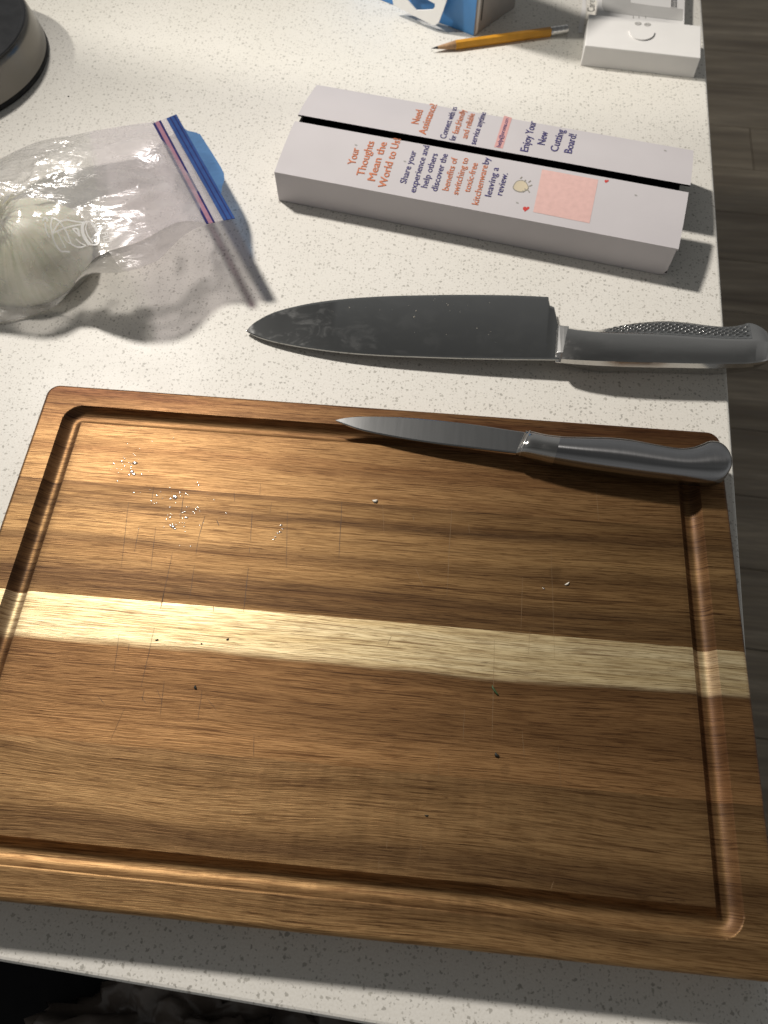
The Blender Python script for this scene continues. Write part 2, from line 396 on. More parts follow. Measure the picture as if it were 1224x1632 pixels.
M['herb_dark'] = simple('herb_dark', (0.012, 0.012, 0.008, 1), 0.6, vs=900, var=0.3)
M['mark_dark'] = simple('knife_mark_dark', (0.045, 0.022, 0.010, 1), 0.6, vs=300, var=0.4)
M['mark_pale'] = simple('knife_mark_pale', (0.22, 0.135, 0.062, 1), 0.6, vs=300, var=0.3)
M['bin'] = simple('bin_shade_black', (0.006, 0.006, 0.007, 1), 0.5, spec=0.2)  # near-black base colour carries the shade under the counter
M['cabinet'] = simple('dark_cabinet', (0.03, 0.028, 0.026, 1), 0.5)
M['binbag'] = simple('bin_liner_film', (0.20, 0.165, 0.14, 1), 0.25, var=0.35, vs=18, bump=0.002, bs=40)

def onion_mat():
    t = NT('onion_skin'); co = t.coord()
    sx = t.n('ShaderNodeSeparateXYZ'); t.l(co, sx.inputs[0])
    a = t.math('ARCTAN2', sx.outputs[1], sx.outputs[0])
    cb = t.n('ShaderNodeCombineXYZ'); t.l(t.math('MULTIPLY', a, 9.0), cb.inputs[0]); t.l(t.math('MULTIPLY', sx.outputs[2], 14.0), cb.inputs[1])
    n = t.noise(cb.outputs[0], 1.6, 3)
    c = t.ramp(n, [(0.30, (0.56, 0.57, 0.40, 1)), (0.5, (0.70, 0.69, 0.54, 1)), (0.70, (0.80, 0.78, 0.66, 1))])
    t.l(c, t.b.inputs['Base Color']); t.set(Roughness=0.35, Subsurface_Weight=0.2, Subsurface_Scale=0.01)
    t.l(t.bump(n, 0.4, 0.0008), t.b.inputs['Normal'])
    return t.m
M['onion'] = onion_mat()
M['onion_root'] = simple('onion_root', (0.50, 0.47, 0.30, 1), 0.6, vs=300, var=0.2)
def drop_mat():
    t = NT('water'); tr = t.n('ShaderNodeBsdfTransparent'); gl = t.n('ShaderNodeBsdfGlossy'); gl.inputs['Roughness'].default_value = 0.18
    m = t.n('ShaderNodeMixShader'); m.inputs[0].default_value = 0.32
    t.l(tr.outputs[0], m.inputs[1]); t.l(gl.outputs[0], m.inputs[2]); t.l(m.outputs[0], t.out.inputs[0]); t.t.nodes.remove(t.b)
    return t.m
M['water'] = drop_mat()
def floor_mat():
    t = NT('floor_plank_vinyl'); co = t.coord()
    oi = t.n('ShaderNodeObjectInfo')
    cb = t.n('ShaderNodeCombineXYZ'); t.l(t.math('MULTIPLY', oi.outputs['Random'], 37.0), cb.inputs[0]); t.l(t.math('MULTIPLY', oi.outputs['Random'], 11.0), cb.inputs[1])
    ad = t.n('ShaderNodeVectorMath', operation='ADD'); t.l(co, ad.inputs[0]); t.l(cb.outputs[0], ad.inputs[1])
    b = t.noise(t.mapped(ad.outputs[0], (1.6, 22, 1)), 1.0, 4, 0.6)
    f = t.noise(t.mapped(ad.outputs[0], (14, 260, 1)), 1.0, 3, 0.6)
    c = t.ramp(b, [(0.3, (0.18, 0.14, 0.10, 1)), (0.5, (0.34, 0.28, 0.205, 1)), (0.7, (0.52, 0.435, 0.33, 1))])
    c = t.mix(t.ramp(f, [(0.4, g1(0.5)), (0.6, g1(0))]), c, (0.22, 0.19, 0.16, 1))
    t.l(c, t.b.inputs['Base Color']); t.set(Roughness=0.5, Specular_IOR_Level=0.3)
    t.l(t.bump(f, 0.3, 0.0005), t.b.inputs['Normal'])
    return t.m
M['floor'] = floor_mat()
M['floor_base'] = simple('subfloor', (0.03, 0.026, 0.022, 1), 0.8)

# ------------------------------------------------------------------ the setting
PHI = -0.05051
EX = Vector((math.cos(PHI), math.sin(PHI), 0)); EY = Vector((-math.sin(PHI), math.cos(PHI), 0))
CORNER = Vector((0.20009, -0.31829, 0))
def slab(name, x0, x1, y0, y1, z0, z1, mat, parent=None):
    v = frame_box(CORNER, EX, EY, x0, x1, y0, y1, z0, z1)
    return mesh(name, v, BOXF, mat, parent, loc=CORNER + EX * (x0 + x1) / 2 + EY * (y0 + y1) / 2 + Vector((0, 0, z0)))
top = slab('countertop', -1.05, 0.0, 0.0, 1.15, -0.03, 0.0, M['quartz'])
top['kind'] = 'structure'; top['label'] = 'pale speckled quartz countertop'
bevel(top, 0.0022, 3)
cab = slab('base_cabinet', -1.02, -0.09, 0.05, 1.12, -0.90, -0.0305, M['cabinet'])
tag(cab, 'dark base cabinet carrying the quartz countertop', 'cabinet')
floor = slab('floor', -1.6, 1.9, -1.0, 3.2, -0.93, -0.909, M['floor_base']); floor['kind'] = 'structure'
rnd = random.Random(4)
proto = None
PWID, PLEN = 0.152, 1.22
r = 0; yy = -1.0
while yy < 3.2 - 0.01:
    xx = -1.6 - rnd.random() * PLEN
    while xx < 1.9:
        a0 = max(xx, -1.6); a1 = min(xx + PLEN, 1.9)
        if a1 - a0 > 0.02:
            y1_ = min(yy + PWID, 3.2)
            v = frame_box(CORNER, EX, EY, a0 + 0.001, a1 - 0.001, yy + 0.001, y1_ - 0.001, -0.9088, -0.90 - rnd.random() * 0.0003)
            mesh('plank', v, BOXF, M['floor'], floor)
        xx += PLEN
    yy += PWID

# ------------------------------------------------------------------ cutting board
T = 0.022; BW, BH = 0.40, 0.276
board = empty('cutting_board', (0, -BH / 2, 0), 'brown wooden cutting board with a pale stripe and a juice groove', 'cutting board')
RC = 0.0075
def sd_round(px, py, cx, cy, hx, hy, rr):
    qx = abs(px - cx) - hx + rr; qy = abs(py - cy) - hy + rr
    return math.hypot(max(qx, 0), max(qy, 0)) + min(max(qx, qy), 0) - rr
GHW, GD = 0.0060, 0.0052
def board_z(x, y):
    d = -sd_round(x, y, 0, -BH / 2, BW / 2, BH / 2, RC)      # inside distance
    z = T
    er = 0.0022
    if d < er:
        z = T - er + math.sqrt(max(er * er - (er - max(d, 0)) ** 2, 0))
    g = abs(sd_round(x, y, 0, -0.1378, 0.1790, 0.1178, 0.0055))
    if g < GHW:
        q = g / GHW
        z -= GD * (1 - q ** 2.3)
    return z
def lines(a, b, hot, fine, coarse):
    out = [a]; p = a
    while p < b - 1e-9:
        step = coarse
        for (h0, h1) in hot:
            if h0 - step <= p <= h1: step = fine; break
        p = min(p + step, b); out.append(p)
    return out
xs = lines(-BW / 2, BW / 2, [(-0.2, -0.1972), (0.1972, 0.2)], 0.0004, 0.0072)
xs = sorted(set([round(v, 6) for v in xs] + [round(s * (0.1725 + 0.00055 * i), 6) for i in range(25) for s in (-1, 1)]
                + [round(s * (0.1885 + 0.0008 * i), 6) for i in range(12) for s in (-1, 1)]))
SEAMS = [0.0, -0.0645, -0.1318, -0.2052, -BH]
def xlim(y):
    for yc, sg in ((-RC, 1), (-BH + RC, -1)):
        d = (y - yc) * sg
        if d > 0: return BW / 2 - RC + math.sqrt(max(RC * RC - d * d, 0))
    return BW / 2
for i, mk in enumerate(('stave_a', 'stave_b', 'stave_c', 'stave_d')):
    y0, y1 = SEAMS[i + 1], SEAMS[i]
    hot = [(-0.0275, -0.0125), (-0.0022, 0.0), (-0.2636, -0.2482), (-BH, -BH + 0.0022)]
    ys = lines(y0, y1, hot, 0.0005, 0.004)
    extra = [v for k in range(14) for v in (-0.0008 * k, -BH + 0.0008 * k) if y0 < v < y1]
    ys = sorted(set([round(v, 6) for v in ys] + [round(v, 6) for v in extra]))
    nx = len(xs); verts = []; faces = []
    for y in ys:
        L = xlim(y)
        for x in xs:
            X = max(-L, min(L, x)); z = board_z(X, y)
            # a hairline easing at the glue joints
            e = min(abs(y - y0) if i < 3 else 1, abs(y - y1) if i > 0 else 1)
            if e < 1e-5: z -= 0.00012
            verts.append((X, y, z))
    n1 = len(verts)
    for y in ys:
        L = xlim(y)
        for x in xs: verts.append((max(-L, min(L, x)), y, 0.0))
    R_ = len(ys)
    for a in range(R_ - 1):
        for b in range(nx - 1):
            q = a * nx + b
            faces.append((q, q + 1, q + 1 + nx, q + nx))
            faces.append((n1 + q, n1 + q + nx, n1 + q + 1 + nx, n1 + q + 1))
    for a in range(R_ - 1):
        for b in (0, nx - 1):
            q = a * nx + b; f = (q, q + nx, n1 + q + nx, n1 + q); faces.append(f if b == 0 else f[::-1])
    for b in range(nx - 1):
        for a in (0, R_ - 1):
            q = a * nx + b; f = (q, n1 + q, n1 + q + 1, q + 1); faces.append(f if a == 0 else f[::-1])
    o = mesh('stave', verts, faces, M[mk], board, smooth=False, loc=(0, 0, 0))
    bm = bmesh.new(); bm.from_mesh(o.data)
    bmesh.ops.remove_doubles(bm, verts=bm.verts, dist=2e-6)
    bmesh.ops.dissolve_degenerate(bm, edges=bm.edges, dist=1e-6)
    bm.to_mesh(o.data); bm.free()
    smooth_angle(o, 40)
    o['label'] = ('reddish brown far stave', 'dark streaked brown stave', 'half pale half brown stave', 'brown near stave with curly grain')[i]

# knife scratches lying in the surface
def scratches(name, items, mat, seed):
    rr = random.Random(seed); v = []; f = []
    for (x0, y0, x1, y1, wd) in items:
        a = P(x0, y0, T + 0.00006); b = P(x1, y1, T + 0.00006)
        d = (b - a).normalized(); n = Vector((-d.y, d.x, 0)); N = 6
        k = len(v)
        for i in range(N + 1):
            t_ = i / N; p = a.lerp(b, t_) + n * (rr.uniform(-1, 1) * 0.00008)
            ww = wd * (0.46 if mat is M['mark_dark'] else 0.40) * (0.35 + 0.65 * math.sin(math.pi * min(max(t_, 0.04), 0.96)))
            v += [p - n * ww, p + n * ww]
        for i in range(N): f.append((k + 2 * i, k + 2 * i + 1, k + 2 * i + 3, k + 2 * i + 2))
    o = mesh(name, v, f, mat, board); o['kind'] = 'stuff'; return o
dk = [(245, 775, 241, 805, .00022), (293, 788, 287, 828, .0003), (373, 785, 374, 800, .0002), (327, 820, 316, 860, .0003), (316, 860, 312, 885, .0002),
      (402, 815, 399, 862, .00028), (398, 872, 397, 882, .0002), (458, 815, 456, 905, .0002), (545, 800, 540, 890, .0003), (345, 828, 349, 838, .0004),
      (205, 800, 193, 905, .0002), (222, 838, 214, 880, .0002), (248, 840, 240, 910, .0002), (275, 880, 256, 968, .0002), (310, 900, 302, 955, .0002),
      (262, 940, 256, 970, .0004), (396, 905, 388, 975, .0003), (246, 1000, 225, 1095, .00022), (190, 1010, 182, 1070, .0002), (206, 1025, 204, 1040, .0002),
      (262, 1085, 255, 1140, .0002), (322, 1100, 315, 1150, .0002), (230, 1098, 226, 1118, .0002), (198, 1130, 176, 1180, .00015),
      (155, 1108, 167, 1123, .0002), (225, 1110, 233, 1122, .00018), (250, 1098, 258, 1118, .00018), (330, 1113, 345, 1132, .00018), (405, 1170, 404, 1205, .0002),
      (340, 965, 340, 975, .0003), (415, 770, 414, 790, .00015), (433, 800, 430, 818, .00015)]
pl = [(720, 808, 712, 950, .00022), (662, 905, 675, 935, .0002), (658, 822, 660, 830, .0003), (610, 805, 612, 850, .00015), (624, 1014, 616, 1030, .0003),
      (788, 1020, 784, 1180, .00022), (740, 1130, 738, 1182, .0002), (747, 835, 748, 850, .0002), (878, 870, 884, 1050, .00015), (833, 920, 830, 1010, .00018),
      (882, 1405, 878, 1418, .0003), (617, 1338, 616, 1352, .0002), (604, 1365, 604, 1385, .0002), (832, 1165, 836, 1210, .00018), (950, 775, 954, 830, .0002),
      (890, 1190, 894, 1260, .00015), (845, 1000, 842, 1045, .00015), (700, 1190, 699, 1240, .00015), (672, 1330, 668, 1370, .00015)]
scratches('dark_knife_marks', dk, M['mark_dark'], 1)
scratches('pale_knife_marks', pl, M['mark_pale'], 2)

# ------------------------------------------------------------------ chef's knife
def blade_mesh(E, S, t_spine, t_edge, bevel_frac=0.12):
    """E: cutting edge points, S: spine points (both mid-plane)."""
    secs = []
    for e, s in zip(E, S):
        up = Vector((0, 0, 1)); d = (e - s)
        L = max(d.length, 1e-6); d = d / L
        n = d.cross(Vector((1, 0, 0))); n = up
        ts = t_spine * min(1.0, L / 0.012 + 0.15); tb = ts * 0.55
        m = s + d * L * (1 - bevel_frac); c = s + d * min(0.0007, L * 0.2)
        secs.append([s + n * ts * 0.22, c + n * ts * 0.5, m + n * tb * 0.5, e + n * t_edge * 0.5,
                     e - n * t_edge * 0.5, m - n * tb * 0.5, c - n * ts * 0.5, s - n * ts * 0.22])
    return loft(secs)
chef_base = P(760, 530, 0)
chef = empty('chef_knife', chef_base, "large steel chef's knife lying flat on the countertop, its wide blade pointing to the bag", 'knife')
zb = lambda px: 0.0026 + 0.0088 * max(0, min(1, (px - 393) / 490)) ** 0.9
Ep = [(393, 527.5), (400, 519), (414, 509), (440, 497), (485, 485.5), (540, 477.5), (600, 473), (660, 471), (740, 470), (820, 471), (874, 473.5)]
Sp = [(393, 528.5), (403, 534), (420, 540.5), (448, 547.5), (490, 555), (545, 562), (605, 566.5), (664, 569), (740, 571.5), (815, 573), (868, 573.5)]
E3 = catmull([P(x, y, zb(x)) for x, y in Ep], 4); S3 = catmull([P(x, y, zb(x)) for x, y in Sp], 4)
for (ex, ey), (sx_, sy_) in (((876.5, 487), (875, 573.7)), ((883.5, 490), (880, 573.8)), ((889.5, 517), (886, 573.9)), ((897, 520), (891, 574))):
    E3.append(P(ex, ey, zb(883))); S3.append(P(sx_, sy_, zb(883)))
v, f = blade_mesh(E3, S3, 0.0024, 0.0003, 0.05)
o = fix_normals(mesh('blade', v, f, M['blade'], chef)); smooth_angle(o, 12)
# handle: A far silhouette, B/C edges of the top facet, D near silhouette
ST = [((905, 521.5), (904.5, 523.5), (895, 571.5), (893, 579.5), 0.0125, 0.0165),
      ((922, 524), (921, 526), (913, 572.5), (911, 581.5), 0.0115, 0.0180),
      ((942, 526), (941, 528), (934, 573.5), (932, 583), 0.0110, 0.0190),
      ((965, 524), (963, 530), (957, 574.5), (955, 584.5), 0.0105, 0.0198),
      ((985, 519), (984, 531.5), (978, 575), (976, 585.5), 0.0103, 0.0202),
      ((1012, 513.5), (1009, 533), (1003, 576), (1000, 586.5), 0.0100, 0.0205),
      ((1060, 509.5), (1057, 535.5), (1051, 577), (1048, 587.5), 0.0100, 0.0208),
      ((1100, 512.5), (1097, 538), (1091, 578), (1088, 588), 0.0100, 0.0208),
      ((1132, 517), (1128, 540), (1121, 578.5), (1118, 588.5), 0.0100, 0.0208),
      ((1160, 519), (1157, 541.5), (1150, 579), (1147, 588.5), 0.0100, 0.0208),
      ((1180, 516), (1181, 542.5), (1173, 579), (1170, 588), 0.0100, 0.0206),
      ((1194, 512), (1200, 543), (1192, 578.5), (1189, 587), 0.0100, 0.0204),
      ((1209, 517), (1214, 544), (1208, 577), (1206, 584.5), 0.0098, 0.0196),
      ((1222, 527), (1226, 546), (1222, 574), (1220, 580), 0.0096, 0.0180),
      ((1232, 538), (1234, 549), (1231, 568), (1230, 573), 0.0095, 0.0140)]
def tracks(ST, sub=4):
    A = catmull([P(*s[0], s[4]) for s in ST], sub); B = catmull([P(*s[1], s[5]) for s in ST], sub)
    C = catmull([P(*s[2], s[5]) for s in ST], sub); D = catmull([P(*s[3], s[5] - 0.0048) for s in ST], sub)
    return A, B, C, D
A, B, C, D = tracks(ST)
secs = []
nS = len(A)
for i, (a, b, c, d) in enumerate(zip(A, B, C, D)):
    mid = (a + d) / 2
    zlow = 0.0004 + 0.0045 * max(0, 1 - i / 14) + 0.006 * max(0, (i - nS + 7) / 7)
    G = a.lerp(d, 0.22); G.z = zlow; H = a.lerp(d, 0.80); H.z = zlow
    c1 = c.lerp(b, 0.06); c2 = c.lerp(d, 0.10); b1 = b.lerp(c, 0.05); b2 = b.lerp(a, 0.06)
    d1 = d.lerp(c, 0.16); d2 = d.lerp(H, 0.2); a1 = a.lerp(b, 0.10); a2 = a.lerp(G, 0.2)
    secs.append([a1, b2, b1, c1, c2, d1, d2, H, G, a2])
v, f = loft(secs)
o = fix_normals(mesh('handle', v, f, M['handle'], chef)); smooth_angle(o, 25)
# bolster ring
bsec = []
for (e1, s1, zt) in (((889, 517.5), (884, 578), 0.0150), ((897, 519.5), (890, 578.6), 0.0158), ((905.5, 521.3), (897, 579.5), 0.0166)):
    e = P(*e1, 0.0115); s = P(*s1, 0.0100); tn = e.lerp(s, 0.12); tn.z = zt; tf = e.lerp(s, 0.86); tf.z = zt
    bn = e.lerp(s, 0.12); bn.z = 0.006; bf = e.lerp(s, 0.86); bf.z = 0.006
    bsec.append([e, tn, tf, s, bf, bn])
v, f = loft(bsec); o = fix_normals(mesh('bolster', v, f, M['bolster'], chef)); bevel(o, 0.0006, 2)
# dimpled grip inlay on the far flank
ga = []; NU, NV = 480, 46
i0, i1 = 11, 44
rows = []
gv = []; gf = []
for iu in range(NU + 1):
    s = i0 + (i1 - i0) * iu / NU; k = min(int(s), nS - 2); fr = s - k
    a = A[k].lerp(A[k + 1], fr); b = B[k].lerp(B[k + 1], fr); c = C[k].lerp(C[k + 1], fr)
    nrm = (b - a).cross(EX).normalized()
    if nrm.z < 0: nrm = -nrm
    for iv in range(NV + 1):
        tt = 0.10 + 0.80 * iv / NV
        p = a.lerp(b, tt)
        u_ = (A[k].lerp(A[k + 1], fr) - A[i0]).length / 0.0044; w_ = (b - a).length * tt / 0.0031
        sh = 0.5 * (math.floor(w_) % 2)
        fu = (u_ + sh) % 1.0 - 0.5; fw = w_ % 1.0 - 0.5
        hgt = max(0.0, 1 - (fu * fu * 5.6 + fw * fw * 5.6)) ** 0.5
        edge = min(1.0, 5.0 * iv / NV, 5.0 * (NV - iv) / NV, 12.0 * iu / NU, 20.0 * (NU - iu) / NU)
        gv.append(p + nrm * (0.00010 + edge * (0.0001 + 0.0010 * hgt)))
for iu in range(NU):
    for iv in range(NV):
        q = iu * (NV + 1) + iv; gf.append((q, q + 1, q + NV + 2, q + NV + 1))
M['grip'] = steel('grip_steel', (0.46, 0.46, 0.45, 1), 0.18, (300, 300, 300), 0.0)
o = fix_normals(mesh('dimpled_grip', gv, gf, M['grip'], chef, smooth=True))
# crumbs stuck on the blade
rr = random.Random(8); cv = []; cf = []
spots = [(660, 505, 4), (663, 495, 2.5), (529, 496, 1.2), (531, 497, 1.2), (557, 490, 2), (583, 490, 1), (556, 488, 1.2), (570, 551, 1), (583, 556, 1.2), (473, 530, 1),
         (712, 484, 2), (714, 486, 1.5), (705, 480, 1.2), (745, 487, 1.2), (691, 478, 1.4), (724, 486, 1.2), (733, 497, 1.2), (782, 529, 1.6), (779, 533, 1.3),
         (760, 523, 1.6), (711, 533, 1.3), (651, 487, 1), (661, 530, 1), (605, 493, 1), (780, 482, 1), (625, 493, 1), (790, 545, 1), (717, 495, 1), (693, 470 + 6, 1)]
for (x, y, s) in spots:
    c = P(x, y, zb(x) + 0.0011); s *= 0.00021
    k = len(cv)
    for dx, dy, dz in ((1, 0, 0), (0.2, 0.8, 0), (-0.9, 0.1, 0), (0, -0.7, 0), (0, 0, 0.7)):
        cv.append(c + Vector((dx * rr.uniform(.6, 1.4), dy * rr.uniform(.6, 1.4), dz)) * s)
    cf += [(k, k + 1, k + 4), (k + 1, k + 2, k + 4), (k + 2, k + 3, k + 4), (k + 3, k, k + 4)]
o = mesh('food_specks', cv, cf, M['crumb'], loc=P(660, 505, 0.008))
tag(o, "tiny pale food specks stuck on the wide chef's knife blade", 'crumbs', kind='stuff')

# ------------------------------------------------------------------ paring knife
par = empty('paring_knife', P(850, 715, T), 'small steel paring knife with smooth round handle resting on the cutting board', 'knife')
zp = lambda px: T + 0.0045 + 0.0050 * max(0, min(1, (px - 535) / 300))
Ep = [(535, 669.5), (556, 665.5), (588, 664), (640, 665.5), (700, 670.5), (760, 677.5), (812, 685.5), (830, 688), (846, 690.5)]
Sp = [(535, 670.5), (553, 678.5), (580, 687.5), (630, 697.5), (690, 707), (752, 714.5), (803, 720.5), (820, 722.5), (834, 724)]
E3 = catmull([P(x, y, zp(x)) for x, y in Ep], 4); S3 = catmull([P(x, y, zp(x)) for x, y in Sp], 4)
v, f = blade_mesh(E3, S3, 0.0016, 0.0003, 0.04)
o = fix_normals(mesh('blade', v, f, M['blade2'], par)); smooth_angle(o, 12)
PH = [((838, 687.5), (822, 724), .0030), ((848, 690), (832, 726), .0062), ((868, 695), (853, 731.5), .0072), ((892, 698.5), (881, 738.5), .0082), ((930, 699.8), (922, 746.5), .0090),
      ((965, 700.3), (958, 752), .0093), ((1000, 703.5), (994, 757), .0094), ((1040, 711), (1034, 762.5), .0094), ((1075, 717), (1068, 766.5), .0094),
      ((1097, 716.3), (1091, 769), .0094), ((1114, 711), (1108, 770.5), .0094), ((1129, 705.5), (1124, 771.5), .0094), ((1145, 708), (1140, 771), .0091),
      ((1156, 719), (1151, 767), .0083), ((1162, 733), (1158, 758), .0060), ((1163.5, 742), (1162, 749), .0030)]
zc = T + 0.0096
Fp = catmull([P(*a, zc) for a, b, h in PH], 4); Np = catmull([P(*b, zc) for a, b, h in PH], 4)
Hh = catmull([Vector((h, 0, 0)) for a, b, h in PH], 4)
secs = []
for fa, na, h in zip(Fp, Np, Hh):
    c = (fa + na) / 2; r_ = (fa - na) / 2; ring = []
    for k in range(28):
        a = 2 * math.pi * k / 28
        ca, sa = math.cos(a), math.sin(a)
        ca = math.copysign(abs(ca) ** 0.85, ca); sa = math.copysign(abs(sa) ** 0.9, sa)
        # a soft ridge runs along the top: asymmetrical section
        ring.append(c + r_ * ca + Vector((0, 0, 1)) * (h.x * sa) * (1.0 if sa < 0 else (1.0 - 0.18 * ca)))
    secs.append(ring)
v, f = loft(secs[4:]); o = fix_normals(mesh('handle', v, f, M['brushed'], par)); smooth_angle(o, 60)
v, f = loft(secs[:13]);
v = [Vector(p) for p in v]
o = fix_normals(mesh('bolster', [p + (p - sum((Vector(q) for q in secs[min(i // 28, 12)]), Vector()) / 28) * 0.012 for i, p in enumerate(v)], f, M['handle'], par)); smooth_angle(o, 50)
# pale curved shoulder where blade meets bolster
ringp = secs[3]
pts = [ringp[k % 28] + (ringp[k % 28] - sum(ringp, Vector()) / 28).normalized() * 0.0002 for k in range(-1, 16)]
secs2 = []
for i, p in enumerate(pts):
    d = (pts[min(i + 1, len(pts) - 1)] - pts[max(i - 1, 0)]).normalized(); s_ = d.cross(Vector((0, 0, 1))).normalized(); u_ = s_.cross(d)
    secs2.append([p + (s_ * math.cos(a) + u_ * math.sin(a)) * 0.00045 for a in [2 * math.pi * k / 8 for k in range(8)]])
v, f = loft(secs2); o = fix_normals(mesh('shoulder', v, f, M['bolster'], par, smooth=True))

# ------------------------------------------------------------------ white printed box
BO = Vector((-0.0911, 0.1911, 0)); bx = Vector((0.277, -0.0502, 0)); BL = bx.length; bx.normalize(); by = Vector((-bx.y, bx.x, 0)); BD = 0.0972; BHT = 0.025
bxo = empty('cardboard_box', BO + bx * BL / 2 + by * BD / 2, 'long white cardboard box with printed flaps and an open black slot', 'box')
def bp(x, y, z): return BO + bx * x + by * y + Vector((0, 0, z))
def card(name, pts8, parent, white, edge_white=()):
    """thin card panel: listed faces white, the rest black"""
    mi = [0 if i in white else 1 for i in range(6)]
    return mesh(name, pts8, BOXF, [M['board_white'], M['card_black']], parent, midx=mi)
th = 0.0016
card('bottom_panel', [bp(*q) for q in ((0, 0, 0.0002), (BL, 0, 0.0002), (BL, BD, 0.0002), (0, BD, 0.0002), (0, 0, th), (BL, 0, th), (BL, BD, th), (0, BD, th))], bxo, (0, 2, 4, 5))
zz = BHT - 0.0002
# near wall with a rounded lower right corner
prof = [(0, .0003), (BL - 0.006, .0003), (BL - 0.0025, .0015), (BL - 0.0006, .0052), (BL - 0.0004, zz), (0, zz)]
nv_ = [bp(x, -0.0012, z) for x, z in prof] + [bp(x, -0.0001, z) for x, z in prof]; K = len(prof)
nf = [tuple(range(K)), tuple(range(2 * K - 1, K - 1, -1))] + [(i, i + K, (i + 1) % K + K, (i + 1) % K) for i in range(K)]
fix_normals(mesh('near_wall', nv_, nf, [M['board_white'], M['card_black']], bxo, midx=[0, 1] + [1] * K))
card('far_wall', [bp(*q) for q in ((0, BD - th, th), (BL + 0.001, BD - th, th), (BL + 0.001, BD, th), (0, BD, th), (0, BD - th, zz), (BL + 0.001, BD - th, zz), (BL + 0.001, BD, zz), (0, BD, zz))], bxo, (4,))
card('end_wall', [bp(*q) for q in ((0, th, th), (th, th, th), (th, BD - th, th), (0, BD - th, th), (0, th, zz), (th, th, zz), (th, BD - th, zz), (0, BD - th, zz))], bxo, (5,))
S0, S1 = 0.0467, 0.0540; ZR = 0.0305
def flap(name, y0, z0, y1, z1, xa, xb):
    n = 14; top_ = []; bot = []
    for j in range(n + 1):
        t_ = j / n; y = y0 + (y1 - y0) * t_; z = z0 + (z1 - z0) * math.sin(t_ * math.pi / 2)
        for xx in (xa, xb): top_.append(bp(xx, y, z)); bot.append(bp(xx, y, z - 0.0013))
    v = top_ + bot; o_ = len(top_); f = []; mi = []
    for j in range(n):
        a = 2 * j
        f.append((a, a + 1, a + 3, a + 2)); mi.append(0)
        f.append((o_ + a, o_ + a + 2, o_ + a + 3, o_ + a + 1)); mi.append(1)
        f.append((a, a + 2, o_ + a + 2, o_ + a)); mi.append(0)
        f.append((a + 1, o_ + a + 1, o_ + a + 3, a + 3)); mi.append(0 if y0 < y1 else 1)
    f.append((0, o_, o_ + 1, 1)); mi.append(0); f.append((2 * n, 2 * n + 1, o_ + 2 * n + 1, o_ + 2 * n)); mi.append(1)  # edge at the slot is black: its shading is put into the colour
    ob = mesh(name, v, f, [M['board_white'], M['card_black']], bxo, midx=mi)
    for p, i in zip(ob.data.polygons, mi): p.use_smooth = False
    return fix_normals(ob)
nfl = flap('near_flap', -0.0013, BHT, S0, ZR, 0.0, BL + 0.0005)
ffl = flap('far_flap', BD, BHT, S1, ZR, 0.0, BL + 0.001)
nfl['label'] = 'near flap printed with a review request'; ffl['label'] = 'far flap printed with thanks'
def flap_z(y):
    t_ = ((y + 0.0013) / (S0 + 0.0013)) if y < (S0 + S1) / 2 else (BD - y) / (BD - S1)
    t_ = max(0, min(1, t_)); return BHT + (ZR - BHT) * math.sin(t_ * math.pi / 2)
def on_box(x, y):                   # pixel -> point on the flaps
    z = 0.028
    for _ in range(6):
        q = P(x, y, z) - BO; z = flap_z(q.dot(by))
    return Vector((q.dot(bx), q.dot(by), z))
def text(body, s, e, height, mat, parent, bold=0.0, name='printed_text'):
    """lettering laid on a flap, reading from pixel s to pixel e along the baseline"""
    cu = bpy.data.curves.new(name, 'FONT'); cu.body = body; cu.size = 1.0; cu.offset = 0.0; cu.resolution_u = 3
    to = bpy.data.objects.new('tmp', cu); col.objects.link(to)
    dg = bpy.context.evaluated_depsgraph_get(); dg.update()
    me = bpy.data.meshes.new_from_object(to.evaluated_get(dg))
    bpy.data.objects.remove(to); bpy.data.curves.remove(cu)
    vs = [vv.co.copy() for vv in me.vertices]; fs = [tuple(p.vertices) for p in me.polygons]
    bpy.data.meshes.remove(me)
    x0 = min(q.x for q in vs); x1 = max(q.x for q in vs)
    wt = 0.022 if bold > 0.008 else 0.015          # heavier strokes: three close impressions
    nv0 = len(vs); allv = []; allf = []
    for r_, (ox, oy) in enumerate(((-wt, 0.0), (wt, 0.0), (0.0, wt))):
        allv += [Vector((q.x + ox, q.y + oy, r_ * 0.00006)) for q in vs]
        allf += [tuple(i_ + r_ * nv0 for i_ in fc) for fc in fs]
    vs, fs = allv, allf
    a = on_box(*s); b = on_box(*e)
    d = Vector((b.x - a.x, b.y - a.y)); L = d.length; d.normalize(); u = Vector((-d.y, d.x))
    out = []
    for q in vs:
        k = (q.x - x0) / (x1 - x0) * L; h = q.y * height / 0.70
        X = a.x + d.x * k + u.x * h; Y = a.y + d.y * k + u.y * h
        out.append(bp(X, Y, flap_z(Y) + 0.00018 + q.z))
    return mesh(name, out, fs, mat, parent)
OR, NV_ = M['orange'], M['navy']
HB, HS = 0.0056, 0.0046
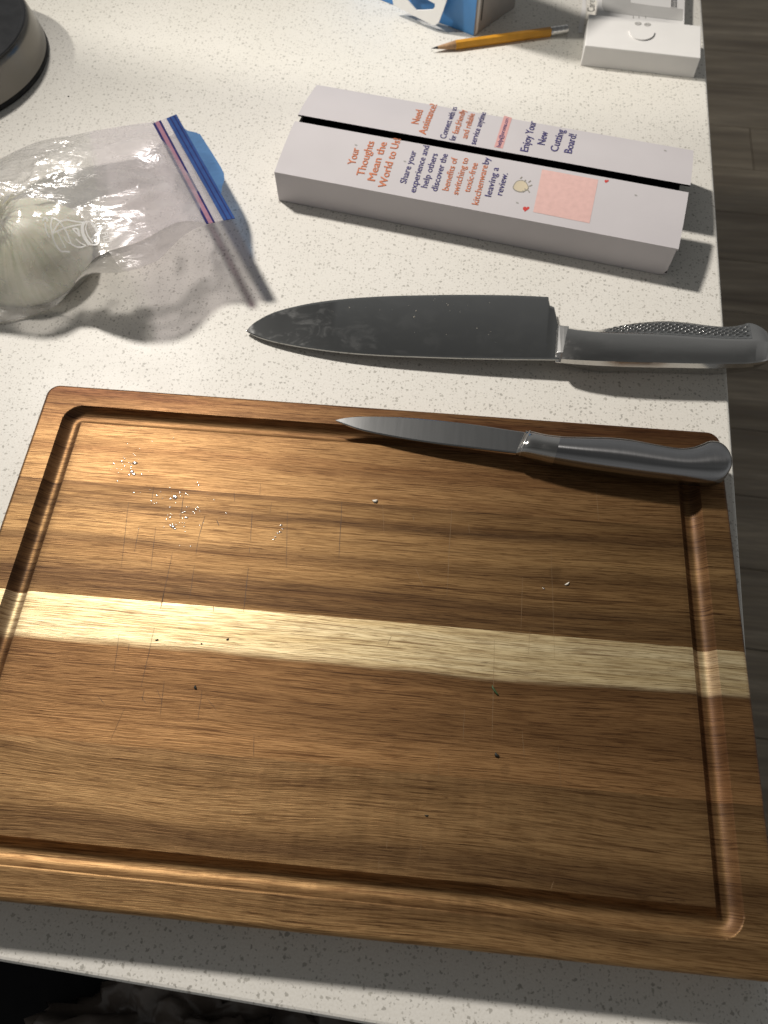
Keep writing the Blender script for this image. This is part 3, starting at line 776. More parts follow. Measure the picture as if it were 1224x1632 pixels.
for body, s, e, h, m, fl, bd in (
        ('Your', (566, 263), (573, 237), HB, OR, nfl, .012), ('Thoughts', (580, 281), (597, 226.5), HB, OR, nfl, .012), ('Mean the', (597.5, 289), (617, 228), HB, OR, nfl, .012),
        ('World to Us!', (614.5, 300), (639, 222.5), HB, OR, nfl, .012),
        ('Share your', (647, 293), (664, 241.5), HS, NV_, nfl, .006), ('experience and', (662, 307.5), (684.5, 233.5), HS, NV_, nfl, .006),
        ('help others', (680.5, 300), (698, 246), HS, NV_, nfl, .006), ('discover the', (696.5, 305.5), (714, 246.5), HS, NV_, nfl, .006),
        ('benefits of', (714.5, 304.5), (729.5, 252.5), HS, OR, nfl, .006), ('switching to', (730, 311), (747, 253), HS, OR, nfl, .006),
        ('toxic-free', (748.5, 307), (762, 261), HS, OR, nfl, .006), ('kitchenware', (762, 327), (777.5, 264.5), HS, OR, nfl, .006), ('by', (778.5, 262.5), (781, 252), HS, NV_, nfl, .006),
        ('leaving a', (782.5, 314), (795, 268), HS, NV_, nfl, .006), ('review.', (800, 312), (809.5, 277), HS, NV_, nfl, .006),
        ('Need', (667, 198), (674.5, 176.5), HB, OR, ffl, .012), ('Assistance?', (678.5, 215), (697, 167), HB, OR, ffl, .012),
        ('Connect with us', (710.5, 221.5), (729, 171.5), HS, NV_, ffl, .006), ('for', (725, 225), (728, 217), HS, NV_, ffl, .006), ('fast,friendly', (730, 214), (743, 176), HS, OR, ffl, .006),
        ('and reliable', (744.5, 221.5), (757, 182), HS, OR, ffl, .006), ('service anytime', (758, 231), (775, 180), HS, NV_, ffl, .006),
        ('Enjoy Your', (841, 242.5), (855, 194.5), HB, NV_, ffl, .012), ('New', (868, 231.5), (873.5, 211), HB, NV_, ffl, .012), ('Cutting', (888.5, 242.5), (900, 208), HB, NV_, ffl, .012),
        ('Board!', (911, 245), (919, 215), HB, NV_, ffl, .012)):
    text(body, s, e, h, m, fl, bd)
def decal(name, pix, mat, parent, lift=0.00012, sub=6):
    """flat printed shape on a flap (a quad of pixels is subdivided so that it follows the curve)"""
    v = []; f = []
    if len(pix) == 4:
        for i in range(sub + 1):
            for j in range(sub + 1):
                a, b = i / sub, j / sub
                x = (1 - a) * ((1 - b) * pix[0][0] + b * pix[3][0]) + a * ((1 - b) * pix[1][0] + b * pix[2][0])
                y = (1 - a) * ((1 - b) * pix[0][1] + b * pix[3][1]) + a * ((1 - b) * pix[1][1] + b * pix[2][1])
                q = on_box(x, y); v.append(bp(q.x, q.y, q.z + lift))
        for i in range(sub):
            for j in range(sub):
                k = i * (sub + 1) + j; f.append((k, k + 1, k + sub + 2, k + sub + 1))
    else:
        for x, y in pix:
            q = on_box(x, y); v.append(bp(q.x, q.y, q.z + lift))
        f.append(tuple(range(len(v))))
    return mesh(name, v, f, mat, parent)
bar = decal('printed_bar', [(787.5, 234.5), (801, 237), (816, 188), (803.5, 184.5)], M['pink'], ffl)
text('help@oroma.com', (797.5, 235), (811.5, 188), 0.0030, NV_, ffl, 0.004)
decal('printed_patch', [(849.6, 338), (939.5, 356), (953.5, 286.5), (864, 270)], M['patch'], nfl)
blob = [(830 + 11 * math.cos(a) * (1 + 0.10 * math.sin(3 * a)), 297 + 8.5 * math.sin(a)) for a in [2 * math.pi * k / 18 for k in range(18)]]
bo = [(830 + 12.6 * math.cos(a) * (1 + 0.10 * math.sin(3 * a)), 297 + 10 * math.sin(a)) for a in [2 * math.pi * k / 18 for k in range(18)]]
decal('printed_icon_outline', bo, M['grey_print'], nfl, 0.00010); decal('printed_icon', blob, M['beige'], nfl, 0.00016)
for (x0, y0, x1, y1) in ((829, 285, 832, 282), (835, 290, 838, 287), (842, 291, 846, 288), (843, 297, 848, 295), (841, 303, 844, 307), (833, 304, 834, 307), (836, 301, 838, 303)):
    dx, dy = x1 - x0, y1 - y0; L = math.hypot(dx, dy); px, py = -dy / L * 0.8, dx / L * 0.8
    decal('printed_ray', [(x0 - px, y0 - py), (x0 + px, y0 + py), (x1 + px, y1 + py), (x1 - px, y1 - py)], M['grey_print'], nfl, 0.0002, 1)
for (hx, hy, s) in ((838, 333, 5.2), (966.5, 289, 3.4)):
    hp = []
    for k in range(24):
        a = 2 * math.pi * k / 24
        X = 16 * math.sin(a) ** 3; Y = 13 * math.cos(a) - 5 * math.cos(2 * a) - 2 * math.cos(3 * a) - math.cos(4 * a)
        hp.append((hx + X * s / 16 + Y * 0.02 * s, hy - Y * s / 16 * 0.9))
    decal('printed_heart', hp, M['red'], nfl, 0.00014)
for (x, y, fl) in ((1060, 240, ffl), (824, 323, nfl), (1013, 311, nfl), (645, 257, nfl), (567, 231, nfl)):
    decal('scuff', [(x - 2, y - 1.3), (x + 2, y - 0.3), (x + 2.4, y + 1.6), (x - 1.6, y + 0.8)], M['mid_grey'], fl, 0.00014, 1)

# ------------------------------------------------------------------ small white carton with a tuck flap
co0 = P(925, 104.5, 0); co1 = P(1104, 124.5, 0)
cx = (co1 - co0); CL = cx.length; cx.normalize(); cy = Vector((-cx.y, cx.x, 0)); CH = 0.0168
f0 = P(935, 22, CH); CD = (f0 - co0).dot(cy)
carton = empty('white_carton', co0 + cx * CL / 2 + cy * CD / 2, 'small plain white carton with a rounded thumb tab beside the pencil', 'box')
cp = lambda x, y, z: co0 + cx * x + cy * y + Vector((0, 0, z))
CX1 = CL + 0.0005
o = mesh('carton_body', [cp(*q) for q in ((0, 0, 0), (CX1, 0, 0), (CX1, CD, 0), (0, CD, 0), (0.0, 0.0, CH), (CX1, 0, CH), (CX1, CD, CH), (0, CD, CH))], BOXF, M['white_card2'], carton)
bevel(o, 0.0006, 2)
def on_plane(x, y, z): return P(x, y, z)
tabp = [(1003, 47)] + [(1003 + 40 * (0.5 - 0.5 * math.cos(math.pi * k / 14)), 48 + 13 * math.sin(math.pi * k / 14) + 3.6 * k / 14) for k in range(15)] + [(1043.5, 50)]
v = [P(x, y, CH + 0.0012) for x, y in tabp]; v2 = [P(x, y, CH + 0.0012) - Vector((0, 0, 0.0011)) for x, y in tabp]; K = len(v)
fix_normals(mesh('thumb_tab', v + v2, [tuple(range(K)), tuple(range(2 * K - 1, K - 1, -1))] + [(i, (i + 1) % K, (i + 1) % K + K, i + K) for i in range(K)], M['white_card2'], carton))
for (ex, ey) in ((1017, 37.5), (1032, 39)):
    v = []; f = []
    for k in range(20):
        a = 2 * math.pi * k / 20
        for rr_ in (1.0, 0.72): v.append(P(ex + 5.4 * rr_ * math.cos(a), ey + 2.6 * rr_ * math.sin(a), CH + 0.0002))
    for k in range(20): f.append((2 * k, 2 * k + 1, (2 * k + 3) % 40, (2 * k + 2) % 40))
    mesh('printed_ring', v, f, M['mid_grey'], carton)
    mesh('printed_dash', [P(x, y, CH + 0.0002) for x, y in ((ex - 3.2, ey - .8), (ex + 3.2, ey - .4), (ex + 3.2, ey + .8), (ex - 3.2, ey + .4))], [(0, 1, 2, 3)], M['mid_grey'], carton)
for ex in (1009.5, 1018.5, 1029):
    mesh('printed_dash', [P(x, y, CH + 0.0002) for x, y in ((ex - 1, 25), (ex + .6, 25), (ex + .9, 29.5), (ex - .7, 29.5))], [(0, 1, 2, 3)], M['mid_grey'], carton)

# printed carton behind it
LO = P(936, 27, 0.010)
back = empty('printed_carton', P(1010, -15, 0), 'white carton printed with a grey panel and barcode behind the plain white carton', 'box')
ZB = 0.0125
q0 = cp(0.007, CD + 0.0012, 0); q1 = P(1091, 36, ZB); bwid = (q1 - q0).dot(cx)
bq = lambda x, y, z: q0 + cx * x + cy * y + Vector((0, 0, z))
o = mesh('carton_body', [bq(*q) for q in ((0, 0, 0), (bwid, 0, 0), (bwid, 0.075, 0), (0, 0.075, 0), (0, 0, ZB), (bwid, 0, ZB), (bwid, 0.075, ZB), (0, 0.075, ZB))], BOXF, M['white_card2'], back); bevel(o, 0.0005, 2)
def bdecal(name, pts, mat, lift=0.0002):
    return mesh(name, [P(x, y, ZB + lift) for x, y in pts], [tuple(range(len(pts)))], mat, back)
bdecal('printed_panel', [(961, -30), (959, 10), (964, 18), (985, 21.5), (1087.5, 33), (1088.5, 14.5), (1040, 9), (1005, 4), (1004, -30)], M['grey_card'])
bdecal('printed_barcode_field', [(1068, -30), (1068, 11), (1079.5, 12.5), (1080, -30)], M['white_card2'], 0.0003)
for k, (xa, wd) in enumerate(((1070, 1.9), (1072.8, .8), (1074.3, .9), (1076.6, 1.9))):
    bdecal('printed_bar_line', [(xa, -30), (xa - 0.2, 10.5 + k * .3), (xa + wd - .2, 10.8 + k * .3), (xa + wd, -30)], M['black_print'], 0.0005)
# a slip with lettering sticking out on the left
slip = mesh('paper_slip', [P(x, y, z) for x, y, z in ((928, 52, 0.0006), (934, 20, 0.0006), (934, -25, 0.0006), (931, -25, 0.0006), (927, 15, 0.0006), (921, 52, 0.0006))], [(0, 1, 2, 3, 4, 5)], M['white_card2'], loc=P(928, 30, 0.0006))
sm = slip.modifiers.new('thickness', 'SOLIDIFY'); sm.thickness = 0.0004; sm.offset = -1
tag(slip, 'narrow white paper slip poking out beside the printed carton', 'paper')
def flat_text(body, s, e, z, height, mat, parent, bold=0.0):
    cu = bpy.data.curves.new('t', 'FONT'); cu.body = body; cu.size = 1.0; cu.offset = bold; cu.resolution_u = 3
    to = bpy.data.objects.new('tmp', cu); col.objects.link(to)
    dg = bpy.context.evaluated_depsgraph_get(); dg.update()
    me = bpy.data.meshes.new_from_object(to.evaluated_get(dg))
    bpy.data.objects.remove(to); bpy.data.curves.remove(cu)
    vs = [vv.co.copy() for vv in me.vertices]; fs = [tuple(p.vertices) for p in me.polygons]; bpy.data.meshes.remove(me)
    x0 = min(q.x for q in vs); x1 = max(q.x for q in vs)
    a = P(*s, z); b = P(*e, z); d = (b - a); L = d.length; d.normalize(); u = Vector((-d.y, d.x, 0))
    return mesh('printed_text', [a + d * ((q.x - x0) / (x1 - x0) * L) + u * (q.y * height / 0.7) for q in vs], fs, mat, parent)
flat_text('Care', (947.5, 19), (948, 0), ZB + 0.0003, 0.0062, M['mid_grey'], back, 0.01)

# ------------------------------------------------------------------ blue hang-tab box
b0 = P(755, 58, 0); bl = P(605, 0, 0); br = P(838, 0, 0)
dl = (bl - b0).normalized(); dr = Vector((-dl.y, dl.x, 0))
if dr.dot(br - b0) < 0: dr = -dr
dr = (br - b0).normalized()
blue = empty('blue_box', b0 + dl * 0.06 + dr * 0.03, 'bright blue retail box with a white hanging tab standing behind the pencil', 'box')
LL, LR, HH = 0.125, 0.055, 0.12
up = Vector((0, 0, 1))
base = [b0, b0 + dr * LR, b0 + dr * LR + dl * LL, b0 + dl * LL]
v = [p for p in base] + [p + up * HH for p in base]
fcs = [(0, 3, 2, 1), (4, 5, 6, 7), (0, 1, 5, 4), (1, 2, 6, 5), (2, 3, 7, 6), (3, 0, 4, 7)]
o = mesh('carton_body', v, fcs, [M['blue_card'], M['grey_side']], blue, midx=[0, 0, 1, 1, 1, 0]); fix_normals(o)
bevel(o, 0.0008, 2)
# edge strip and printing on the shaded side
nr = dr.cross(up).normalized()
if nr.dot(CAM - b0) < 0: nr = -nr
e0 = b0 + nr * 0.0003
mesh('printed_strip', [e0 + dr * a + up * z for a, z in ((0.0012, 0.0012), (0.0045, 0.0012), (0.0045, 0.11), (0.0012, 0.11))], [(0, 1, 2, 3)], M['pink'] if False else M['white_card2'], blue)
mesh('printed_strip', [e0 + dr * a + up * z for a, z in ((0.0072, 0.010), (0.0085, 0.010), (0.0085, 0.05), (0.0072, 0.05))], [(0, 1, 2, 3)], M['black_print'], blue)
# white hang tab
nl = dl.cross(up).normalized()
if nl.dot(CAM - b0) < 0: nl = -nl
tp0 = b0 + nl * 0.013
nt = (nl + up * 0.22).normalized()
outer = [(630, -38), (625.5, 0), (627, 8), (660, 25.5), (688, 39.5), (694, 40), (699, 36), (705, 20), (712, 0), (724, -38)]
inner = [(640, -18), (648, 0), (652, 4), (663, 16.5), (675, 16.5), (689, 15.5), (693, 11), (693, 6), (682, 0), (668, -18)]
fv = [PP(x, y, tp0, nt) for x, y in outer]; iv_ = [PP(x, y, tp0, nt) for x, y in inner]
tk = nl * 0.0012; N = 10
v = fv + iv_ + [p - tk for p in fv] + [p - tk for p in iv_]; f = []
for k in range(N):
    j = (k + 1) % N
    f += [(k, j, N + j, N + k), (2 * N + k, 3 * N + k, 3 * N + j, 2 * N + j), (k, 2 * N + k, 2 * N + j, j), (N + k, N + j, 3 * N + j, 3 * N + k)]
# the tab's fold back to the box, above the frame
k0 = len(v)
v += [fv[0] - nl * ((fv[0] - b0).dot(nl) - .0003), fv[9] - nl * ((fv[9] - b0).dot(nl) - .0003), fv[0] - nl * ((fv[0] - b0).dot(nl) - .0003) + up * 0.0012, fv[9] - nl * ((fv[9] - b0).dot(nl) - .0003) + up * 0.0012, fv[0] + up * 0.0012, fv[9] + up * 0.0012]
f += [(0, 9, k0 + 1, k0), (k0 + 4, k0 + 2, k0 + 3, k0 + 5)]
fix_normals(mesh('hang_tab', v, f, M['white_plastic'], blue))

# ------------------------------------------------------------------ pencil
p_t = P(688, 79, 0.0022); p_e = P(905, 46, 0.0036); RPN = 0.0037
pencil = empty('pencil', (p_t + p_e) / 2 * Vector((1, 1, 0)) if False else Vector(((p_t.x + p_e.x) / 2, (p_t.y + p_e.y) / 2, 0)), 'short yellow pencil with bare wood tip and metal ferrule', 'pencil')
pd = (p_e - p_t).normalized(); pn = Vector((-pd.y, pd.x, 0)).normalized(); pu = pd.cross(pn) * -1
if pu.z < 0: pu = -pu
PLN = (p_e - p_t).length
def ring(s, r, n=6, ph=0.0, dz=0.0):
    c = p_t.lerp(p_e, s / PLN); c = Vector((c.x, c.y, max(c.z, 0))) + up * dz
    return [c + (pn * math.cos(a) + pu * math.sin(a)) * r for a in [ph + 2 * math.pi * k / n for k in range(n)]]
sW = 0.0200; sF = PLN * 0.872
def zline(s):  # axis height such that the hexagon lies on the counter
    return RPN * 0.87
p_t.z = zline(0); p_e.z = zline(0); pd = (p_e - p_t).normalized()
v, f = loft([ring(sW, RPN, 6, 0), ring(sF, RPN, 6, 0)]); o = fix_normals(mesh('body', v, f, M['yellow'], pencil)); bevel(o, 0.0003, 2)
v, f = loft([ring(0.005, 0.0011, 18), ring(0.012, 0.0022, 18), ring(sW, RPN * 0.93, 18), ring(sW + 0.0008, RPN * 0.8, 18)]); o = fix_normals(mesh('wood_tip', v, f, M['pencil_wood'], pencil)); smooth_angle(o, 40)
v, f = loft([ring(0.0, 0.0002, 12), ring(0.0052, 0.00115, 12)]); o = fix_normals(mesh('lead', v, f, M['graphite'], pencil)); smooth_angle(o, 40)
fs_ = []
for k in range(13):
    s = sF - 0.0003 + (PLN - sF) * k / 12; fs_.append(ring(s, RPN * (0.99 if k % 3 else 0.91), 20))
v, f = loft(fs_); o = fix_normals(mesh('ferrule', v, f, M['ferrule'], pencil)); smooth_angle(o, 50)

# ------------------------------------------------------------------ round steel base, upper left
ctr = Vector((-0.395, 0.3245, 0))
st = empty('round_stand', ctr, 'round steel stand with a flat black top at the corner of the countertop', 'stand')
def lathe(name, prof, mat, parent, c, n=96, sm=30):
    secs = [[c + Vector((r * math.cos(2 * math.pi * k / n), r * math.sin(2 * math.pi * k / n), z)) for k in range(n)] for r, z in prof]
    v, f = loft(secs); o = fix_normals(mesh(name, v, f, mat, parent)); smooth_angle(o, sm); return o
lathe('foot_ring', [(0.0850, 0.0), (0.0872, 0.0004), (0.0876, 0.0030), (0.0868, 0.0042)], M['rubber'], st, ctr)
lathe('steel_side', [(0.0868, 0.0040), (0.0872, 0.0050), (0.0860, 0.012), (0.0832, 0.0255), (0.0822, 0.0290), (0.0812, 0.0300)], M['rim_steel'], st, ctr)
lathe('black_top', [(0.0811, 0.0290), (0.0811, 0.0306), (0.0800, 0.0312), (0.0780, 0.0310), (0.0774, 0.0305), (0.05, 0.0305), (0.01, 0.0305)], M['black_top'], st, ctr)

# ------------------------------------------------------------------ onion
OR_ = 0.0405; SQ = 0.86
oc = P(52, 408, 0.0060)
oni = empty('onion', Vector((oc.x, oc.y, 0)), 'pale green white onion half inside the clear plastic bag', 'onion')
axis = Vector((-0.30, 0.02, 0.95)).normalized()
xa = axis.cross(Vector((0, 1, 0))).normalized(); ya = axis.cross(xa)
rows = []; nR = 28; nK = 48
for i in range(nR + 1):
    th_ = math.pi * i / nR
    rad = math.sin(th_) * OR_ * (1.0 - 0.06 * math.cos(2 * th_)); h = math.cos(th_) * OR_ * SQ
    if i == 0: rad = 0.0012
    if i < 3: h -= 0.003 * (1 - i / 3)
    rows.append([oc + axis * h + (xa * math.cos(2 * math.pi * k / nK) + ya * math.sin(2 * math.pi * k / nK)) * max(rad, 0.0004) * (1 + 0.012 * math.sin(7 * 2 * math.pi * k / nK)) for k in range(nK)])
v, f = loft(rows); v = [Vector((q.x, q.y, max(q.z, 0.0016))) for q in v]; o = mesh('bulb', v, f, M['onion'], oni, smooth=True, loc=oc); fix_normals(o)
minz = min((o.matrix_world @ q.co).z if False else q.co.z + oc.z for q in o.data.vertices)
rr = random.Random(5); rv = []; rf = []
for k in range(70):
    a = rr.random() * 2 * math.pi; tilt = rr.uniform(0.5, 1.35)
    d = (axis * math.cos(tilt) + (xa * math.cos(a) + ya * math.sin(a)) * math.sin(tilt)).normalized()
    p0 = oc + axis * (OR_ * SQ * 0.99) + (xa * math.cos(a) + ya * math.sin(a)) * rr.uniform(0, 0.006)
    L = rr.uniform(0.012, 0.026); bend = axis * -rr.uniform(0.003, 0.012)
    s_ = d.cross(axis).normalized(); k0 = len(rv); rw = rr.uniform(0.0003, 0.0006)
    for i in range(5):
        t_ = i / 4; c = p0 + d * L * t_ + bend * t_ * t_; dd = (c - oc)
        e_ = dd - axis * dd.dot(axis) * (1 - 1 / SQ)
        if e_.length < OR_ + 0.0006: c = oc + dd * ((OR_ + 0.0006) / e_.length)
        ww = rw * (1 - 0.75 * t_); u2 = s_.cross(d).normalized()
        rv += [c + s_ * ww, c - s_ * ww * 0.5 + u2 * ww * 0.9, c - s_ * ww * 0.5 - u2 * ww * 0.9]
    for i in range(4):
        for q in range(3):
            a_, b_ = k0 + 3 * i + q, k0 + 3 * i + (q + 1) % 3; rf.append((a_, b_, b_ + 3, a_ + 3))
o = mesh('roots', rv, rf, M['onion_root'], oni, smooth=True); o['kind'] = 'stuff'

# ------------------------------------------------------------------ zip bag
bag = empty('zip_bag', Vector((-0.20, 0.13, 0)), 'clear plastic zip bag with blue zip strip, lying with an onion inside', 'bag')
net = [[(266, 188, .010), (288, 228, .018), (311, 270, .028), (334, 310, .037), (357, 351, .045)],
       [(247, 194, .012), (269, 235, .020), (292, 277, .030), (313, 318, .038), (333, 355, .045)],
       [(224, 197, .016), (240, 236, .027), (254, 280, .036), (270, 320, .044), (284, 354, .047)],
       [(186, 203, .020), (195, 245, .030), (203, 286, .040), (212, 330, .050), (222, 385, .051)],
       [(130, 213, .020), (135, 256, .033), (142, 297, .042), (152, 345, .050), (163, 405, .048)],
       [(62, 226, .020), (70, 266, .038), (76, 303, .046), (84, 348, .050), (130, 436, .034)],
       [(0, 254, .020), (6, 292, .038), (8, 335, .045), (14, 392, .048), (84, 490, .005)],
       [(-62, 290, .016), (-58, 318, .034), (-58, 356, .041), (-58, 410, .040), (-16, 516, .002)],
       [(-120, 330, .010), (-118, 350, .030), (-118, 380, .040), (-118, 420, .034), (-96, 515, .002)],
       [(-175, 370, .003), (-172, 385, .008), (-172, 405, .012), (-172, 430, .010), (-150, 510, .0015)]]
SU, SV = 14, 26
ctrl = [[P(*q) for q in row] for row in net]
rowsV = [catmull(row, SV) for row in ctrl]                       # across
nV = len(rowsV[0])
grid = [catmull([rowsV[i][j] for i in range(len(rowsV))], SU) for j in range(nV)]   # along, indexed [v][u]
nU = len(grid[0])
def push(p, sgn):
    d = p - oc; R2 = OR_ * 1.05
    e_ = d - axis * d.dot(axis) * (1 - 1 / SQ)
    if e_.length < R2: return oc + d * (R2 / max(e_.length, 1e-6))
    return p
def wrinkle(p, u, v, amp):
    q = Vector((p.x * 26 + p.y * 10, p.y * 16 - p.x * 9, 0.3))
    a = 1 - abs(noise.noise(q)) * 2.1
    b = noise.noise(Vector((p.x * 70, p.y * 55, 4.0)))
    c = 1 - abs(noise.noise(Vector((p.x * 14 - p.y * 30, p.y * 9 + p.x * 30, 9.0)))) * 2.4
    d = 1 - abs(noise.noise(Vector((p.x * 60 - p.y * 24, p.y * 44 + p.x * 30, 2.0)))) * 2.6
    return amp * (0.5 * a + 0.2 * b + 0.8 * max(c, -0.4) + 0.24 * max(d, -0.3) * min(1, max(0, (u - 0.30) / 0.2)))
def layer(name, bottom, mat_a, mat_b):
    v = []; f = []; mi = []
    for j in range(nV):
        for i in range(nU):
            p = grid[j][i].copy(); s = j / (nV - 1); u_ = i / (nU - 1)
            prof_ = math.sin(math.pi * s)
            tight = min(1.0, max(0.0, (i - 12) / 22))
            if bottom:
                e = grid[0][i].z * (1 - s) + grid[-1][i].z * s
                z = e - (e - 0.0012) * min(1, prof_ * 1.4) * min(1, i / 40)
                p.z = z - 0.0012 * prof_ * (1 if i else 0)
                p.z += wrinkle(p + Vector((3, 1, 0)), u_, s, 0.0018) * prof_ * tight
                hd = math.hypot(p.x - oc.x, p.y - oc.y) - OR_ * 1.02
                p.z = min(p.z, max(0.0008, hd * 1.3))
            else:
                p.z += (0.0010 if i > 2 else 0) * prof_
                p.z += wrinkle(p, u_, s, 0.0046) * (0.08 + 0.92 * prof_) * (0.15 + 0.85 * tight) * (1 if i > 0 else 0)
                p = push(p, 1)
            p.z = max(p.z, 0.0008)
            v.append(p)
    for j in range(nV - 1):
        for i in range(nU - 1):
            q = j * nU + i; f.append((q, q + 1, q + nU + 1, q + nU)); mi.append(0 if i > 52 else 1)
    return mesh(name, v, f, [mat_a, mat_b], bag, smooth=True, midx=mi), v, f
top_o, tv, tf = layer('upper_film', False, M['film'], M['film_milky'])
bot_o, bv_, bf_ = layer('lower_film', True, M['film'], M['film_milky'])
tree = BVHTree.FromPolygons([tuple(p) for p in tv], tf)
def on_bag(x, y, lift=0.0006):
    d = ray(x, y).normalized(); h = tree.ray_cast(CAM, d)
    if h[0] is None: return None, None
    n = h[1] if h[1].dot(d) < 0 else -h[1]
    return h[0] + n * lift, n
# zip strips: straight bars along the mouth
def strip(name, a0, a1, b0_, b1_, mat, z0, z1, thick, n=24, zl=0.0008):
    """a0->a1 one edge, b0->b1 the other (pixels, far end to near end)"""
    secs = []
    for i in range(n + 1):
        t_ = i / n; zz_ = z0 + (z1 - z0) * t_ + zl
        a = P(a0[0] + (a1[0] - a0[0]) * t_, a0[1] + (a1[1] - a0[1]) * t_, zz_); b = P(b0_[0] + (b1_[0] - b0_[0]) * t_, b0_[1] + (b1_[1] - b0_[1]) * t_, zz_)
        secs.append([a, b, b - up * thick, a - up * thick])
    v, f = loft(secs); return fix_normals(mesh(name, v, f, mat, bag))
strip('zip_line', (243.5, 196.5), (328.5, 356), (247, 195), (332.5, 355.5), M['zip_navy'], .012, .045, .0006, zl=.0022)
strip('zip_line', (253, 192.5), (339.5, 354), (256, 191.5), (342.5, 353.5), M['zip_navy'], .0115, .045, .0006, zl=.0022)
strip('zip_ridge', (247.3, 195), (332.8, 355.5), (252.8, 192.6), (339.2, 354.2), M['zip_pink'], .012, .045, .0004, zl=.0019)
strip('zip_strip', (265, 188.5), (356, 350.5), (281, 182), (374.5, 347.5), M['zip_blue'], .010, .045, .0006, zl=.0012)
strip('zip_seam', (270, 186.5), (361.5, 349.8), (271.5, 186), (363, 349.6), M['zip_navy'], .010, .045, .0003, zl=.0016)
strip('zip_seam', (276.5, 184), (369.5, 348.5), (278, 183.5), (371, 348.3), M['zip_navy'], .010, .045, .0003, zl=.0016)
lip = [(293, 204, .0125), (299, 208, .013), (312, 211, .0135), (319, 214, .0145), (337, 242, .022), (352, 266, .029), (357, 277, .031), (357.5, 287, .033), (354, 297, .035), (353, 307, .0372)]
inn = [(291, 200.5, .0125), (297, 211, .015), (305, 226, .018), (312, 238, .020), (324, 259, .025), (334, 277, .029), (339, 286, .031), (343, 293, .033), (348, 301, .0352), (352.5, 309, .0374)]
v = [P(x, y, z + 0.0012) for x, y, z in inn] + [P(x, y, z + 0.0012 - 0.002 * math.sin(math.pi * i / 9)) for i, (x, y, z) in enumerate(lip)]
mesh('mouth_lip', v, [(i, i + 1, i + 11, i + 10) for i in range(9)], M['lip_blue'], bag, smooth=True)
# printing on the film
def ribbon(name, pix, wd, parent, sub=4):
    pts = [Vector((x, y, 0)) for x, y in pix]
    if len(pts) > 2: pts = catmull(pts, sub)
    else: pts = [pts[0].lerp(pts[1], i / 6) for i in range(7)]
    v = []; f = []
    for i, q in enumerate(pts):
        a = pts[max(i - 1, 0)]; b = pts[min(i + 1, len(pts) - 1)]; d = (b - a).normalized(); n2 = Vector((-d.y, d.x, 0)) * wd * 0.5
        l_, _ = on_bag(q.x + n2.x, q.y + n2.y); r_, _ = on_bag(q.x - n2.x, q.y - n2.y)
        if l_ is None or r_ is None: continue
        v += [l_, r_]
    for i in range(len(v) // 2 - 1): f.append((2 * i, 2 * i + 1, 2 * i + 3, 2 * i + 2))
    if f: return mesh(name, v, f, M['bag_print'], parent)
zc7 = lambda l: [(60 + x / 7.65, 300 + y / 7.65) for x, y in l]
for pts, wd in (([(185, 360), (165, 450), (180, 540), (200, 630), (240, 710), (290, 765), (340, 770), (400, 775)], 2.6),
                ([(175, 360), (260, 400), (320, 480), (370, 560), (400, 640), (430, 690), (520, 720), (600, 700)], 2.4),
                ([(190, 540), (270, 420), (350, 390), (450, 405), (560, 425)], 2.2),
                ([(190, 550), (300, 500), (420, 465), (535, 445)], 2.2),
                ([(250, 540), (300, 640), (345, 725)], 1.8), ([(325, 590), (360, 650), (420, 680)], 1.6), ([(470, 615), (530, 670), (590, 695)], 1.8),
                ([(575, 415), (550, 470), (560, 560), (600, 640), (640, 690)], 5.0),
                ([(575, 412), (640, 415), (700, 460), (740, 540), (755, 620), (730, 690), (640, 690)], 2.2),
                ([(600, 430), (590, 500), (620, 590), (680, 670)], 1.6), ([(650, 430), (710, 510), (740, 600), (735, 660)], 2.4),
                ([(150, 605), (110, 520), (90, 420)], 2.4), ([(60, 400), (95, 365), (130, 405)], 3.4),
                ([(430, 500), (490, 500), (520, 590)], 3.0), ([(440, 505), (520, 590)], 2.4)):
    ribbon('printed_line', zc7(pts), wd, top_o)
def bag_text(body, s, e, hpx, bold=0.01):
    cu = bpy.data.curves.new('t', 'FONT'); cu.body = body; cu.size = 1.0; cu.offset = bold; cu.resolution_u = 2
    to = bpy.data.objects.new('tmp', cu); col.objects.link(to)
    dg = bpy.context.evaluated_depsgraph_get(); dg.update()
    me = bpy.data.meshes.new_from_object(to.evaluated_get(dg)); bpy.data.objects.remove(to); bpy.data.curves.remove(cu)
    vs = [vv.co.copy() for vv in me.vertices]; fs = [tuple(p.vertices) for p in me.polygons]; bpy.data.meshes.remove(me)
    x0 = min(q.x for q in vs); x1 = max(q.x for q in vs)
    d = Vector((e[0] - s[0], e[1] - s[1])); L = d.length; d.normalize(); u = Vector((d.y, -d.x))
    out = []
    for q in vs:
        k = (q.x - x0) / (x1 - x0) * L; h = q.y * hpx / 0.7
        p_, _ = on_bag(s[0] + d.x * k + u.x * h, s[1] + d.y * k + u.y * h)
        if p_ is None: return
        out.append(p_)
    mesh('printed_text', out, fs, M['bag_print'], top_o)
bag_text('& FILL', (160, 361), (168, 392), 9.5)
bag_text('E', (152, 338), (155, 346), 10)

